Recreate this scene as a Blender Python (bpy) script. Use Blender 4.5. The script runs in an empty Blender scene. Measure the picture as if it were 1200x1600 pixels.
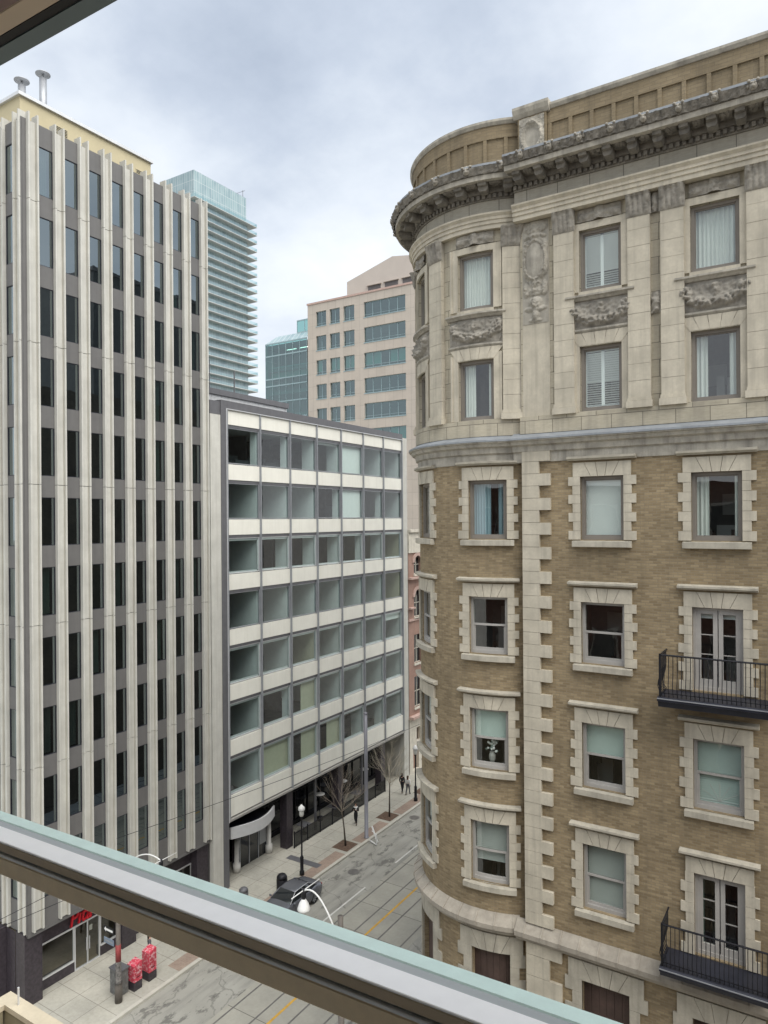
import bpy, math, random
from mathutils import Vector, Matrix, noise

SC = bpy.context.scene
COL = SC.collection
RNG = random.Random(11)
rad = math.radians
PI = math.pi

# ------------------------------------------------------------------ helpers
def tag(o, label=None, cat=None, group=None, kind=None):
    if label: o['label'] = label
    if cat: o['category'] = cat
    if group: o['group'] = group
    if kind: o['kind'] = kind
    return o

def thing(name, label, cat, loc=(0, 0, 0), rz=0.0, group=None):
    o = bpy.data.objects.new(name, None)
    o.empty_display_size = .3
    COL.objects.link(o)
    o.location = loc
    o.rotation_euler = (0, 0, rz)
    return tag(o, label, cat, group)

def root_loc(o):
    v = Vector((0, 0, 0))
    while o is not None:
        v += o.location
        o = o.parent
    return v

def place(name, me, parent=None, loc=None, rz=0.0):
    """link one object that uses mesh `me`; loc is in world space, parents are unrotated while building"""
    o = bpy.data.objects.new(name, me)
    COL.objects.link(o)
    if parent is not None:
        o.parent = parent
        if loc is not None: o.location = Vector(loc) - root_loc(parent)
    elif loc is not None: o.location = loc
    o.rotation_euler = (0, 0, rz)
    return o

def dup_tree(o, parent=None):
    c = o.copy(); COL.objects.link(c)
    if parent is not None: c.parent = parent
    for ch in list(o.children): dup_tree(ch, c)
    return c

class MB:
    """collects faces in a local (u, d, z) space, mapped to the world by `mp`; uv in metres"""
    def __init__(s, mp=None, curved=False, du=.22):
        s.v = []; s.f = []; s.uv = []; s.mi = []; s.m = 0
        s.mp = mp; s.curved = curved; s.du = du
    def P(s, p):
        s.v.append(tuple(s.mp(*p)) if s.mp else tuple(p)); return len(s.v) - 1
    def face(s, pts, uvs=None):
        if uvs is None:
            a = Vector(pts[0]); n = (Vector(pts[1]) - a).cross(Vector(pts[2]) - a)
            ax = max(range(3), key=lambda i: abs(n[i]))
            if ax == 2: uvs = [(p[0], p[1]) for p in pts]
            elif ax == 1: uvs = [(p[0], p[2]) for p in pts]
            else: uvs = [(p[1], p[2]) for p in pts]
        s.f.append([s.P(p) for p in pts]); s.uv.append(uvs); s.mi.append(s.m)
    def cuts(s, u0, u1):
        n = max(1, math.ceil(abs(u1 - u0) / s.du)) if s.curved else 1
        return [u0 + (u1 - u0) * i / n for i in range(n + 1)]
    def box(s, u0, u1, d0, d1, z0, z1):
        us = s.cuts(u0, u1)
        for a, b in zip(us, us[1:]):
            s.face([(a, d1, z0), (b, d1, z0), (b, d1, z1), (a, d1, z1)][::-1])
            s.face([(a, d0, z0), (b, d0, z0), (b, d0, z1), (a, d0, z1)])
            s.face([(a, d0, z1), (b, d0, z1), (b, d1, z1), (a, d1, z1)])
            s.face([(a, d0, z0), (b, d0, z0), (b, d1, z0), (a, d1, z0)][::-1])
        s.face([(u0, d0, z0), (u0, d0, z1), (u0, d1, z1), (u0, d1, z0)])
        s.face([(u1, d0, z0), (u1, d0, z1), (u1, d1, z1), (u1, d1, z0)][::-1])
    def prism(s, pts, d0, d1):
        """polygon given in (u, z), extruded along d"""
        n = len(pts)
        s.face([(p[0], d1, p[1]) for p in pts]); s.face([(p[0], d0, p[1]) for p in pts][::-1])
        for i in range(n):
            a, b = pts[i], pts[(i + 1) % n]
            s.face([(a[0], d0, a[1]), (b[0], d0, b[1]), (b[0], d1, b[1]), (a[0], d1, a[1])])
    def plan(s, pts, z0, z1):
        """polygon given in (x, y), extruded along z"""
        n = len(pts)
        s.face([(p[0], p[1], z1) for p in pts]); s.face([(p[0], p[1], z0) for p in pts][::-1])
        acc = 0
        for i in range(n):
            a, b = pts[i], pts[(i + 1) % n]
            l = math.hypot(b[0] - a[0], b[1] - a[1])
            s.face([(a[0], a[1], z0), (b[0], b[1], z0), (b[0], b[1], z1), (a[0], a[1], z1)],
                   [(acc, z0), (acc + l, z0), (acc + l, z1), (acc, z1)])
            acc += l
    def sweep(s, u0, u1, prof, cap=True, step=None):
        """closed profile of (d, z) swept along u"""
        if step: 
            n = max(1, math.ceil(abs(u1 - u0) / step)); us = [u0 + (u1 - u0) * i / n for i in range(n + 1)]
        else: us = s.cuts(u0, u1)
        n = len(prof); L = [0]
        for i in range(n):
            a, b = prof[i], prof[(i + 1) % n]; L.append(L[-1] + math.hypot(b[0] - a[0], b[1] - a[1]))
        for a, b in zip(us, us[1:]):
            for i in range(n):
                p, q = prof[i], prof[(i + 1) % n]
                s.face([(a, p[0], p[1]), (b, p[0], p[1]), (b, q[0], q[1]), (a, q[0], q[1])],
                       [(a, L[i]), (b, L[i]), (b, L[i + 1]), (a, L[i + 1])])
        if cap:
            s.face([(u0, p[0], p[1]) for p in prof]); s.face([(u1, p[0], p[1]) for p in prof][::-1])
    def wall(s, u0, u1, z0, z1, holes, rev=.2, d=0.0):
        ub = set(s.cuts(u0, u1)); zb = {z0, z1}
        for h in holes:
            ub |= {h[0], h[1]}; zb |= {h[2], h[3]}
        us = sorted(x for x in ub if u0 - 1e-6 <= x <= u1 + 1e-6); zs = sorted(x for x in zb if z0 - 1e-6 <= x <= z1 + 1e-6)
        for a, b in zip(us, us[1:]):
            if b - a < 1e-5: continue
            for c, e in zip(zs, zs[1:]):
                if e - c < 1e-5: continue
                m, k = (a + b) / 2, (c + e) / 2
                if any(h[0] < m < h[1] and h[2] < k < h[3] for h in holes): continue
                s.face([(a, d, c), (b, d, c), (b, d, e), (a, d, e)])
        for h in holes:
            for (p, q) in (((h[0], h[2]), (h[0], h[3])), ((h[0], h[3]), (h[1], h[3])), ((h[1], h[3]), (h[1], h[2])), ((h[1], h[2]), (h[0], h[2]))):
                s.face([(p[0], d, p[1]), (q[0], d, q[1]), (q[0], d - rev, q[1]), (p[0], d - rev, p[1])])
    def grid(s, u0, u1, z0, z1, fn, step=.03):
        nu = max(2, int((u1 - u0) / step)); nz = max(2, int((z1 - z0) / step))
        idx = []
        for j in range(nz + 1):
            row = []
            for i in range(nu + 1):
                u = u0 + (u1 - u0) * i / nu; z = z0 + (z1 - z0) * j / nz
                row.append((u, fn(u, z), z))
            idx.append(row)
        ids = [[s.P(p) for p in row] for row in idx]
        for j in range(nz):
            for i in range(nu):
                s.f.append([ids[j][i], ids[j][i + 1], ids[j + 1][i + 1], ids[j + 1][i]])
                s.uv.append([(idx[a][b][0], idx[a][b][2]) for a, b in ((j, i), (j, i + 1), (j + 1, i + 1), (j + 1, i))])
                s.mi.append(s.m)
    def tube(s, pts, r, n=6, cap=True):
        pts = [Vector(p) for p in pts]; rs = r if isinstance(r, (list, tuple)) else [r] * len(pts)
        rings = []; up = None
        for i, p in enumerate(pts):
            t = (pts[min(i + 1, len(pts) - 1)] - pts[max(i - 1, 0)])
            if t.length < 1e-9: t = Vector((0, 0, 1))
            t.normalize()
            if up is None:
                up = Vector((0, 0, 1)) if abs(t.z) < .9 else Vector((1, 0, 0))
            x = t.cross(up)
            if x.length < 1e-6: x = t.cross(Vector((0, 1, 0)))
            x.normalize(); y = x.cross(t).normalized(); up = y
            rings.append([p + (x * math.cos(2 * PI * k / n) + y * math.sin(2 * PI * k / n)) * rs[i] for k in range(n)])
        ids = [[s.P(tuple(q)) for q in ring] for ring in rings]
        for a, b in zip(ids, ids[1:]):
            for k in range(n):
                s.f.append([a[k], a[(k + 1) % n], b[(k + 1) % n], b[k]]); s.uv.append([(0, 0), (.1, 0), (.1, .1), (0, .1)]); s.mi.append(s.m)
        if cap:
            s.f.append(ids[0][::-1]); s.uv.append([(0, 0)] * n); s.mi.append(s.m)
            s.f.append(ids[-1]); s.uv.append([(0, 0)] * n); s.mi.append(s.m)
    def lathe(s, c, prof, n=16):
        ids = [[s.P((c[0] + r * math.cos(2 * PI * k / n), c[1] + r * math.sin(2 * PI * k / n), c[2] + z)) for k in range(n)] for r, z in prof]
        for j, (a, b) in enumerate(zip(ids, ids[1:])):
            for k in range(n):
                s.f.append([a[k], a[(k + 1) % n], b[(k + 1) % n], b[k]])
                s.uv.append([(k / n, j * .1), ((k + 1) / n, j * .1), ((k + 1) / n, j * .1 + .1), (k / n, j * .1 + .1)]); s.mi.append(s.m)
        s.f.append(ids[0][::-1]); s.uv.append([(0, 0)] * n); s.mi.append(s.m)
        s.f.append(ids[-1]); s.uv.append([(0, 0)] * n); s.mi.append(s.m)
    def ball(s, c, r, n=8, m=5, j=0.0):
        r = r if isinstance(r, (tuple, list)) else (r, r, r)
        pr = []
        for i in range(m + 1):
            a = -PI / 2 + PI * i / m
            ring = []
            for k in range(n):
                b = 2 * PI * k / n
                f = 1 + j * (RNG.random() - .5)
                ring.append(s.P((c[0] + r[0] * f * math.cos(a) * math.cos(b), c[1] + r[1] * f * math.cos(a) * math.sin(b), c[2] + r[2] * f * math.sin(a))))
            pr.append(ring)
        for a, b in zip(pr, pr[1:]):
            for k in range(n):
                s.f.append([a[k], a[(k + 1) % n], b[(k + 1) % n], b[k]]); s.uv.append([(0, 0)] * 4); s.mi.append(s.m)
    def mesh(s, name, mats, off=(0, 0, 0), smooth=False):
        off = Vector(off)
        me = bpy.data.meshes.new(name)
        me.from_pydata([tuple(Vector(p) - off) for p in s.v], [], s.f)
        lay = me.uv_layers.new(name='UVMap')
        flat = []
        for u in s.uv:
            for a in u: flat += [a[0], a[1]]
        lay.data.foreach_set('uv', flat)
        for m in (mats if isinstance(mats, (list, tuple)) else [mats]): me.materials.append(m)
        me.polygons.foreach_set('material_index', s.mi)
        if smooth: me.polygons.foreach_set('use_smooth', [True] * len(me.polygons))
        me.update()
        return me
    def build(s, name, mats, parent=None, smooth=False, loc=None):
        if parent is not None:
            off = root_loc(parent)
            o = bpy.data.objects.new(name, s.mesh(name, mats, off, smooth)); COL.objects.link(o); o.parent = parent
        else:
            off = Vector(loc) if loc is not None else Vector((0, 0, 0))
            o = bpy.data.objects.new(name, s.mesh(name, mats, off, smooth)); COL.objects.link(o); o.location = off
        return o

def local(mb_mp):  # convenience
    return MB(mb_mp)

# ------------------------------------------------------------------ materials
def new_mat(name):
    m = bpy.data.materials.new(name); m.use_nodes = True
    nt = m.node_tree; nt.nodes.clear()
    return m, nt, nt.nodes, nt.links

def node(N, t, **kw):
    n = N.new(t)
    for k, v in kw.items():
        if hasattr(n, k): setattr(n, k, v)
        else: n.inputs[k].default_value = v
    return n

def rgba(c): return (c[0], c[1], c[2], 1)

def shade(c, f): return tuple(min(1, x * f) for x in c)

def principled(N, L, rough=.8, metal=0, spec=.4):
    o = N.new('ShaderNodeOutputMaterial'); b = N.new('ShaderNodeBsdfPrincipled')
    b.inputs['Roughness'].default_value = rough; b.inputs['Metallic'].default_value = metal
    b.inputs['Specular IOR Level'].default_value = spec
    L.new(b.outputs[0], o.inputs[0]); return b

def mix(N, L, fac, a, b, mode='MIX'):
    m = N.new('ShaderNodeMix'); m.data_type = 'RGBA'; m.blend_type = mode
    for sock, v in ((m.inputs[0], fac), (m.inputs[6], a), (m.inputs[7], b)):
        if hasattr(v, 'links') or hasattr(v, 'is_linked'): L.new(v, sock)
        elif isinstance(v, (tuple, list)): sock.default_value = rgba(v)
        else: sock.default_value = v
    return m.outputs[2]

def ramp(N, L, fac, stops):
    r = N.new('ShaderNodeValToRGB'); L.new(fac, r.inputs[0])
    e = r.color_ramp.elements
    while len(e) < len(stops): e.new(.5)
    for x, (p, c) in zip(e, stops):
        x.position = p; x.color = rgba(c) if isinstance(c, (tuple, list)) else (c, c, c, 1)
    return r.outputs[0]

def nz(N, L, vec, scale, detail=4, rough=.55):
    t = N.new('ShaderNodeTexNoise'); t.inputs['Scale'].default_value = scale
    t.inputs['Detail'].default_value = detail; t.inputs['Roughness'].default_value = rough
    if vec is not None: L.new(vec, t.inputs['Vector'])
    return t.outputs['Fac']

def vscale(N, L, vec, s, off=(0, 0, 0)):
    m = N.new('ShaderNodeMapping'); m.inputs['Scale'].default_value = s; m.inputs['Location'].default_value = off
    L.new(vec, m.inputs['Vector']); return m.outputs[0]

def worldpos(N): return N.new('ShaderNodeNewGeometry').outputs['Position']

def bumped(N, L, b, h, strength, dist=.01):
    bp = N.new('ShaderNodeBump'); bp.inputs['Strength'].default_value = strength; bp.inputs['Distance'].default_value = dist
    L.new(h, bp.inputs['Height']); L.new(bp.outputs[0], b.inputs['Normal'])

def plain(name, c, rough=.7, metal=0, var=.12, scale=2.5, streak=.0, bump=0.0, spec=.4, grime=None):
    """one surface colour with blotches, optional rain streaks (long vertical stains)"""
    m, nt, N, L = new_mat(name); b = principled(N, L, rough, metal, spec)
    p = worldpos(N)
    f = nz(N, L, p, scale, 6)
    col = mix(N, L, ramp(N, L, f, [(.3, 0.), (.7, 1.)]), shade(c, 1 - var), shade(c, 1 + var))
    f2 = nz(N, L, p, scale * 9, 3)
    col = mix(N, L, ramp(N, L, f2, [(.3, 0.), (.75, .35)]), col, shade(c, 1 - var * 1.4))
    if streak:
        v = vscale(N, L, p, (3.2, 3.2, .16)); f3 = nz(N, L, v, 1.6, 5, .6)
        g = grime or shade(c, .45)
        col = mix(N, L, ramp(N, L, f3, [(.48, 0.), (.72, streak)]), col, g)
    L.new(col, b.inputs['Base Color'])
    if bump: bumped(N, L, b, f2, bump)
    return m

def bricky(name, c1, c2, mortar, bw, rh, mo, var=(.8, 1.2), rough=.85, streak=.0, grime=(.06, .055, .05), bump=.5, big=.5, offs=.5):
    """brick or ashlar laid in uv metres"""
    m, nt, N, L = new_mat(name); b = principled(N, L, rough, 0, .25)
    uv = N.new('ShaderNodeTexCoord').outputs['UV']; p = worldpos(N)
    t = N.new('ShaderNodeTexBrick'); L.new(uv, t.inputs['Vector'])
    t.offset = offs
    t.inputs['Scale'].default_value = 1; t.inputs['Brick Width'].default_value = bw; t.inputs['Row Height'].default_value = rh
    t.inputs['Mortar Size'].default_value = mo; t.inputs['Mortar Smooth'].default_value = .2; t.inputs['Bias'].default_value = 0
    t.inputs['Color1'].default_value = rgba(c1); t.inputs['Color2'].default_value = rgba(c2); t.inputs['Mortar'].default_value = rgba(mortar)
    f = nz(N, L, p, .55, 6); col = t.outputs['Color']
    lo, hi = var
    tint = mix(N, L, ramp(N, L, f, [(.3, 0.), (.7, 1.)]), (lo, lo, lo * .98), (hi, hi * .99, hi * .96))
    col = mix(N, L, 1.0, col, tint, 'MULTIPLY')
    f4 = nz(N, L, vscale(N, L, p, (1.6, 1.6, 9)), 3.2, 6, .7)
    col = mix(N, L, ramp(N, L, f4, [(.35, 0.), (.7, big)]), col, mix(N, L, 1.0, col, (.62, .6, .58), 'MULTIPLY'))
    if streak:
        v = vscale(N, L, p, (2.6, 2.6, .2)); f3 = nz(N, L, v, 1.3, 6, .65)
        col = mix(N, L, ramp(N, L, f3, [(.47, 0.), (.75, streak)]), col, grime)
    L.new(col, b.inputs['Base Color'])
    if bump: 
        inv = N.new('ShaderNodeMath'); inv.operation = 'SUBTRACT'; inv.inputs[0].default_value = 1; L.new(t.outputs['Fac'], inv.inputs[1])
        bumped(N, L, b, inv.outputs[0], bump, .006)
    return m

def glass(name, tint, k=1.0, base=.02, wob=0.0, rough=.0, gl=(1, 1, 1)):
    m, nt, N, L = new_mat(name)
    o = N.new('ShaderNodeOutputMaterial'); ms = N.new('ShaderNodeMixShader')
    tr = N.new('ShaderNodeBsdfTransparent'); tr.inputs[0].default_value = rgba(tint)
    g = N.new('ShaderNodeBsdfGlossy'); g.inputs['Roughness'].default_value = rough; g.inputs[0].default_value = rgba(gl)
    ge = N.new('ShaderNodeNewGeometry'); dt = N.new('ShaderNodeVectorMath'); dt.operation = 'DOT_PRODUCT'
    L.new(ge.outputs['Normal'], dt.inputs[0]); L.new(ge.outputs['Incoming'], dt.inputs[1])
    def mth(op, a, b=None, c=None):
        n = N.new('ShaderNodeMath'); n.operation = op
        for i, v in enumerate((a, b, c)):
            if v is None: continue
            if isinstance(v, (int, float)): n.inputs[i].default_value = v
            else: L.new(v, n.inputs[i])
        return n.outputs[0]
    f5 = mth('POWER', mth('SUBTRACT', 1.0, mth('ABSOLUTE', dt.outputs['Value'])), 5.0)
    fac = mth('MINIMUM', mth('MULTIPLY_ADD', f5, .92 * min(k, 1.2), .045 * k + base), 1.0)
    L.new(fac, ms.inputs[0])
    L.new(tr.outputs[0], ms.inputs[1]); L.new(g.outputs[0], ms.inputs[2]); L.new(ms.outputs[0], o.inputs[0])
    if wob:
        f = nz(N, L, worldpos(N), .9, 2); bp = N.new('ShaderNodeBump'); bp.inputs['Strength'].default_value = wob; bp.inputs['Distance'].default_value = .02
        L.new(f, bp.inputs['Height']); L.new(bp.outputs[0], g.inputs['Normal']); 
    return m

def emit(name, c, s):
    m, nt, N, L = new_mat(name); o = N.new('ShaderNodeOutputMaterial'); e = N.new('ShaderNodeEmission')
    e.inputs[0].default_value = rgba(c); e.inputs[1].default_value = s; L.new(e.outputs[0], o.inputs[0]); return m

M = {}
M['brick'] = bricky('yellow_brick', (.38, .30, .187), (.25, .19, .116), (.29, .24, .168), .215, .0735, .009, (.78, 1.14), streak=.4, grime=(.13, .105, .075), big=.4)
M['parapet_brick'] = bricky('parapet_brick', (.29, .235, .155), (.25, .2, .13), (.22, .18, .13), .3, .1, .006, (.85, 1.15), streak=.3)
M['ashlar'] = bricky('limestone_ashlar', (.545, .497, .395), (.45, .41, .325), (.19, .172, .14), .86, .475, .010, (.82, 1.12), streak=.55, grime=(.22, .2, .17), bump=.4, big=.5)
M['frieze'] = bricky('limestone_frieze', (.43, .405, .35), (.37, .35, .30), (.16, .15, .13), .95, .9, .012, (.85, 1.1), streak=.4, grime=(.2, .185, .165), bump=.3, offs=0)
M['stone'] = plain('limestone_trim', (.535, .487, .39), .85, var=.18, scale=1.6, streak=.45, grime=(.26, .235, .19), bump=.25)
M['stone_b'] = plain('limestone_trim_worn', (.45, .415, .34), .85, var=.2, scale=1.9, streak=.45, grime=(.2, .185, .155), bump=.3)
M['soot'] = plain('sooty_limestone', (.215, .198, .17), .9, var=.35, scale=3.5, streak=.5, grime=(.08, .075, .07), bump=.5)
M['soot_light'] = plain('weathered_limestone', (.42, .39, .33), .9, var=.25, scale=3, streak=.55, grime=(.13, .12, .105), bump=.4)
M['lead'] = plain('lead_flashing', (.31, .33, .35), .5, .2, .15, 2, streak=.3)
M['coping'] = plain('coping_stone', (.36, .325, .27), .85, var=.2, scale=2.2, streak=.4, grime=(.2, .17, .14), bump=.3)
M['wood_frame'] = plain('taupe_window_frame', (.235, .21, .18), .55, var=.08)
M['pale_frame'] = plain('pale_window_frame', (.40, .385, .36), .55, var=.08)
M['door_frame'] = plain('painted_door_frame', (.42, .40, .37), .5, var=.08)
M['curtain'] = plain('white_curtain', (.74, .76, .72), .9, var=.05)
M['curtain_blue'] = plain('blue_grey_curtain', (.30, .42, .47), .9, var=.05)
M['blind'] = plain('white_blind', (.82, .84, .82), .8, var=.03)
M['blind_grey'] = plain('grey_blind', (.50, .52, .49), .8, var=.05)
M['blind_teal'] = plain('pale_teal_blind', (.60, .70, .65), .8, var=.04)
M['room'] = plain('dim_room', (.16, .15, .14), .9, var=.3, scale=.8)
M['boards'] = plain('brown_boarding', (.085, .055, .045), .7, var=.3, scale=2, streak=.4)
M['iron'] = plain('black_iron', (.016, .016, .02), .5, .2, .2)
M['navy'] = plain('dark_painted_steel', (.03, .032, .045), .45, .2, .2)
M['clear'] = glass('window_glass', (.89, .94, .92), 1.2, .05, .25)
M['white'] = plain('white_paint', (.78, .78, .76), .5, var=.05)
M['black'] = plain('black_matter', (.014, .014, .015), .6, var=.2)
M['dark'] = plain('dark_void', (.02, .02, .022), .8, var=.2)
# finned tower
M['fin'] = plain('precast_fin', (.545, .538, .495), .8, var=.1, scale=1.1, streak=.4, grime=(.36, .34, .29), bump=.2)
M['fin_shade'] = plain('precast_fin_shade', (.46, .44, .385), .8, var=.09, scale=1.1, streak=.3, grime=(.3, .28, .24))  # darker copy of the fin colour, shade painted along the fin creases
M['spandrel'] = plain('mauve_grey_spandrel', (.145, .142, .140), .55, var=.08, scale=1.3, streak=.2)
M['beige'] = plain('beige_render', (.50, .44, .29), .85, var=.06, scale=.8)
M['coat'] = glass('coated_glass', (.22, .30, .29), 1.2, .25, .12, gl=(.85, .97, 1))
M['coat_b'] = glass('coated_glass_b', (.17, .23, .23), 1.2, .22, .12, gl=(.85, .97, 1))
M['granite'] = plain('dark_granite', (.05, .042, .05), .35, var=.35, scale=6)
M['curtain_green'] = plain('grey_green_curtain', (.30, .37, .33), .9, var=.1)
# modernist block
M['panel'] = plain('cream_panel', (.81, .80, .725), .7, var=.05, scale=.9, streak=.10, grime=(.46, .42, .33))
M['alu'] = plain('aluminium_mullion', (.36, .375, .40), .45, .35, .08)
M['alu_light'] = plain('bright_aluminium', (.66, .67, .68), .4, .3, .05)
M['slate'] = plain('slate_metal', (.15, .15, .16), .5, .2, .1, streak=.2)
M['office_glass'] = glass('office_glass', (.84, .925, .905), 1.15, .03, .1)
M['plaster'] = plain('office_plaster', (.76, .80, .80), .9, var=.05)
M['plaster_b'] = plain('office_plaster_warm', (.60, .58, .44), .9, var=.05)
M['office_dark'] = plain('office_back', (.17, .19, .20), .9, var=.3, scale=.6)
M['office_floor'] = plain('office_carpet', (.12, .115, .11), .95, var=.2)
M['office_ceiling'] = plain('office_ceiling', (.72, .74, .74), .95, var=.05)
M['soffit'] = plain('soffit', (.30, .29, .27), .8, var=.1)
M['shop_glass'] = glass('shop_glass', (.66, .68, .64), 1.2, .03, .1)
# far towers
M['pink'] = bricky('pink_granite_slabs', (.545, .49, .435), (.515, .46, .405), (.40, .36, .315), 1.6, 2.05, .03, (.93, 1.06), streak=.15, grime=(.4, .34, .31), bump=.2, big=.2, offs=0)
M['teal'] = glass('teal_office_glass', (.24, .50, .46), 1.2, .13, .0, gl=(.78, .95, .97))
M['teal_blind'] = plain('teal_blind', (.22, .44, .40), .7, var=.06)
M['mullion_teal'] = plain('teal_mullion', (.32, .43, .45), .5, .2, .05)

def cladding(name, cells, cw, ch, line, lw, rough=.12, spec=.7, metal=.0):
    """glass wall: panes of several tints with thin mullions, in uv metres"""
    m, nt, N, L = new_mat(name); b = principled(N, L, rough, metal, spec)
    uv = N.new('ShaderNodeTexCoord').outputs['UV']
    t = N.new('ShaderNodeTexBrick'); L.new(uv, t.inputs['Vector']); t.offset = 0
    t.inputs['Scale'].default_value = 1; t.inputs['Brick Width'].default_value = cw; t.inputs['Row Height'].default_value = ch
    t.inputs['Mortar Size'].default_value = lw; t.inputs['Color1'].default_value = rgba(cells[0]); t.inputs['Color2'].default_value = rgba(cells[1]); t.inputs['Mortar'].default_value = rgba(line)
    f = nz(N, L, vscale(N, L, worldpos(N), (1, 1, .5)), .35, 4)
    col = mix(N, L, ramp(N, L, f, [(.42, 0.), (.62, .75)]), t.outputs['Color'], mix(N, L, t.outputs['Fac'], cells[2], line))
    L.new(col, b.inputs['Base Color']); return m
M['condo_glass'] = cladding('condo_glass', ((.31, .40, .42), (.21, .29, .32), (.39, .47, .48)), 1.15, 3.0, (.16, .2, .21), .05)
M['crown_glass'] = cladding('condo_crown_glass', ((.27, .37, .39), (.21, .30, .33), (.33, .42, .44)), 1.1, 3.4, (.46, .52, .53), .07)
M['guard'] = glass('balcony_guard', (.62, .80, .80), 1.4, .14)
M['slab'] = plain('balcony_slab', (.46, .47, .46), .8, var=.08)
M['pinkbrick'] = bricky('rose_brick', (.40, .25, .205), (.36, .22, .18), (.36, .27, .23), .22, .075, .01, (.85, 1.15), streak=.2, big=.3)
M['rose_stone'] = plain('rose_stone', (.50, .36, .31), .85, var=.12)
M['cream_stone'] = plain('cream_stone', (.66, .62, .53), .85, var=.12, streak=.4, grime=(.3, .28, .24))
# own building
M['redbrick'] = bricky('red_brick', (.20, .105, .085), (.16, .085, .07), (.2, .15, .13), .22, .075, .01, streak=.2)
M['concrete'] = plain('beige_concrete', (.50, .44, .33), .9, var=.12, scale=2, bump=.4)
M['concrete_b'] = plain('olive_concrete', (.25, .22, .15), .9, var=.12, scale=2, bump=.4)
M['bead'] = plain('pale_green_bead', (.68, .86, .81), .3, var=.06, scale=30)
M['gasket'] = plain('grey_gasket', (.42, .45, .46), .6, var=.1)
M['sillwhite'] = plain('polished_white_metal', (.95, .95, .95), .28, 0, .03, 30, spec=.6)
M['bronze'] = plain('bronze_rail', (.82, .66, .45), .45, 0, .07, 30)
M['bronze_d'] = plain('dark_bronze_rail', (.52, .42, .30), .5, 0, .06)
M['casing'] = plain('tan_casing', (.62, .50, .38), .6, var=.06)
M['teal_dark'] = plain('dark_teal_frame', (.16, .2, .21), .5, .2, .06)
M['plum'] = plain('brown_casing', (.24, .165, .15), .6, var=.06)
M['roomwall'] = plain('white_room_wall', (.80, .79, .76), .9, var=.03)
M['shop_in'] = plain('shop_interior', (.30, .25, .17), .8, var=.3, scale=.7)
M['sign_red'] = plain('red_sign', (.62, .02, .035), .4, var=.03)
M['dark_glass'] = plain('dark_plate_glass', (.018, .02, .024), .06, spec=.8, var=.1)
M['column_white'] = plain('white_column', (.62, .61, .58), .6, var=.06)
M['pink_plain'] = plain('pale_pink_render', (.52, .46, .41), .85, var=.05, scale=.5)
M['vent_dark'] = plain('vent_grey', (.13, .12, .12), .8)
M['tube_light'] = emit('ceiling_tube', (1, .96, .86), 1.0)
M['poster'] = plain('torn_posters', (.16, .15, .14), .8, var=.6, scale=9)
M['red_band'] = plain('faded_red_band', (.28, .05, .05), .6, var=.2, scale=6)
M['slate_blue'] = plain('blue_grey_plate', (.20, .25, .32), .5, var=.1)
M['graffiti'] = plain('scribbled_grey_metal', (.17, .17, .165), .6, var=.4, scale=6)
M['pole_grey'] = plain('painted_grey_pole', (.25, .25, .28), .5, .2, .08, streak=.2)
M['pole_paint'] = plain('brown_grey_pole', (.13, .115, .10), .6, var=.25, scale=4)
M['bak'] = plain('dark_grey_cladding', (.10, .105, .11), .7)
M['smoke'] = glass('smoked_panel', (.10, .105, .11), 1.0, .02)
M['carved'] = plain('carved_weathered_stone', (.33, .305, .26), .9, var=.3, scale=4, streak=.4, grime=(.11, .10, .09))
M['west_brick'] = bricky('darkened_side_brick', (.13, .115, .10), (.10, .09, .08), (.12, .11, .1), .215, .0735, .009, (.8, 1.2), streak=.4)  # shade put into the brick colour, so the tower glass mirrors it dark

# ------------------------------------------------------------------ camera, light, sky
H = 24.6
def make_camera():
    cd = bpy.data.cameras.new('camera'); cam = bpy.data.objects.new('camera', cd); COL.objects.link(cam)
    cd.sensor_fit = 'VERTICAL'; cd.sensor_height = 24; cd.sensor_width = 18; cd.lens = 1100 / 1600 * 24
    cd.shift_y = 11 / 1600; cd.clip_start = .05; cd.clip_end = 3000
    th = rad(32.1); rho = .0075; c, s = math.cos(th), math.sin(th)
    R0 = Vector((c, s, 0)); F = Vector((-s, c, 0)); Z = Vector((0, 0, 1))
    r = (R0 - rho * Z).normalized(); u = (Z + rho * R0).normalized(); b = -F
    m = Matrix((r, u, b)).transposed().to_4x4(); m.translation = (0, 0, H)
    cam.matrix_world = m; SC.camera = cam
make_camera()

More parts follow.
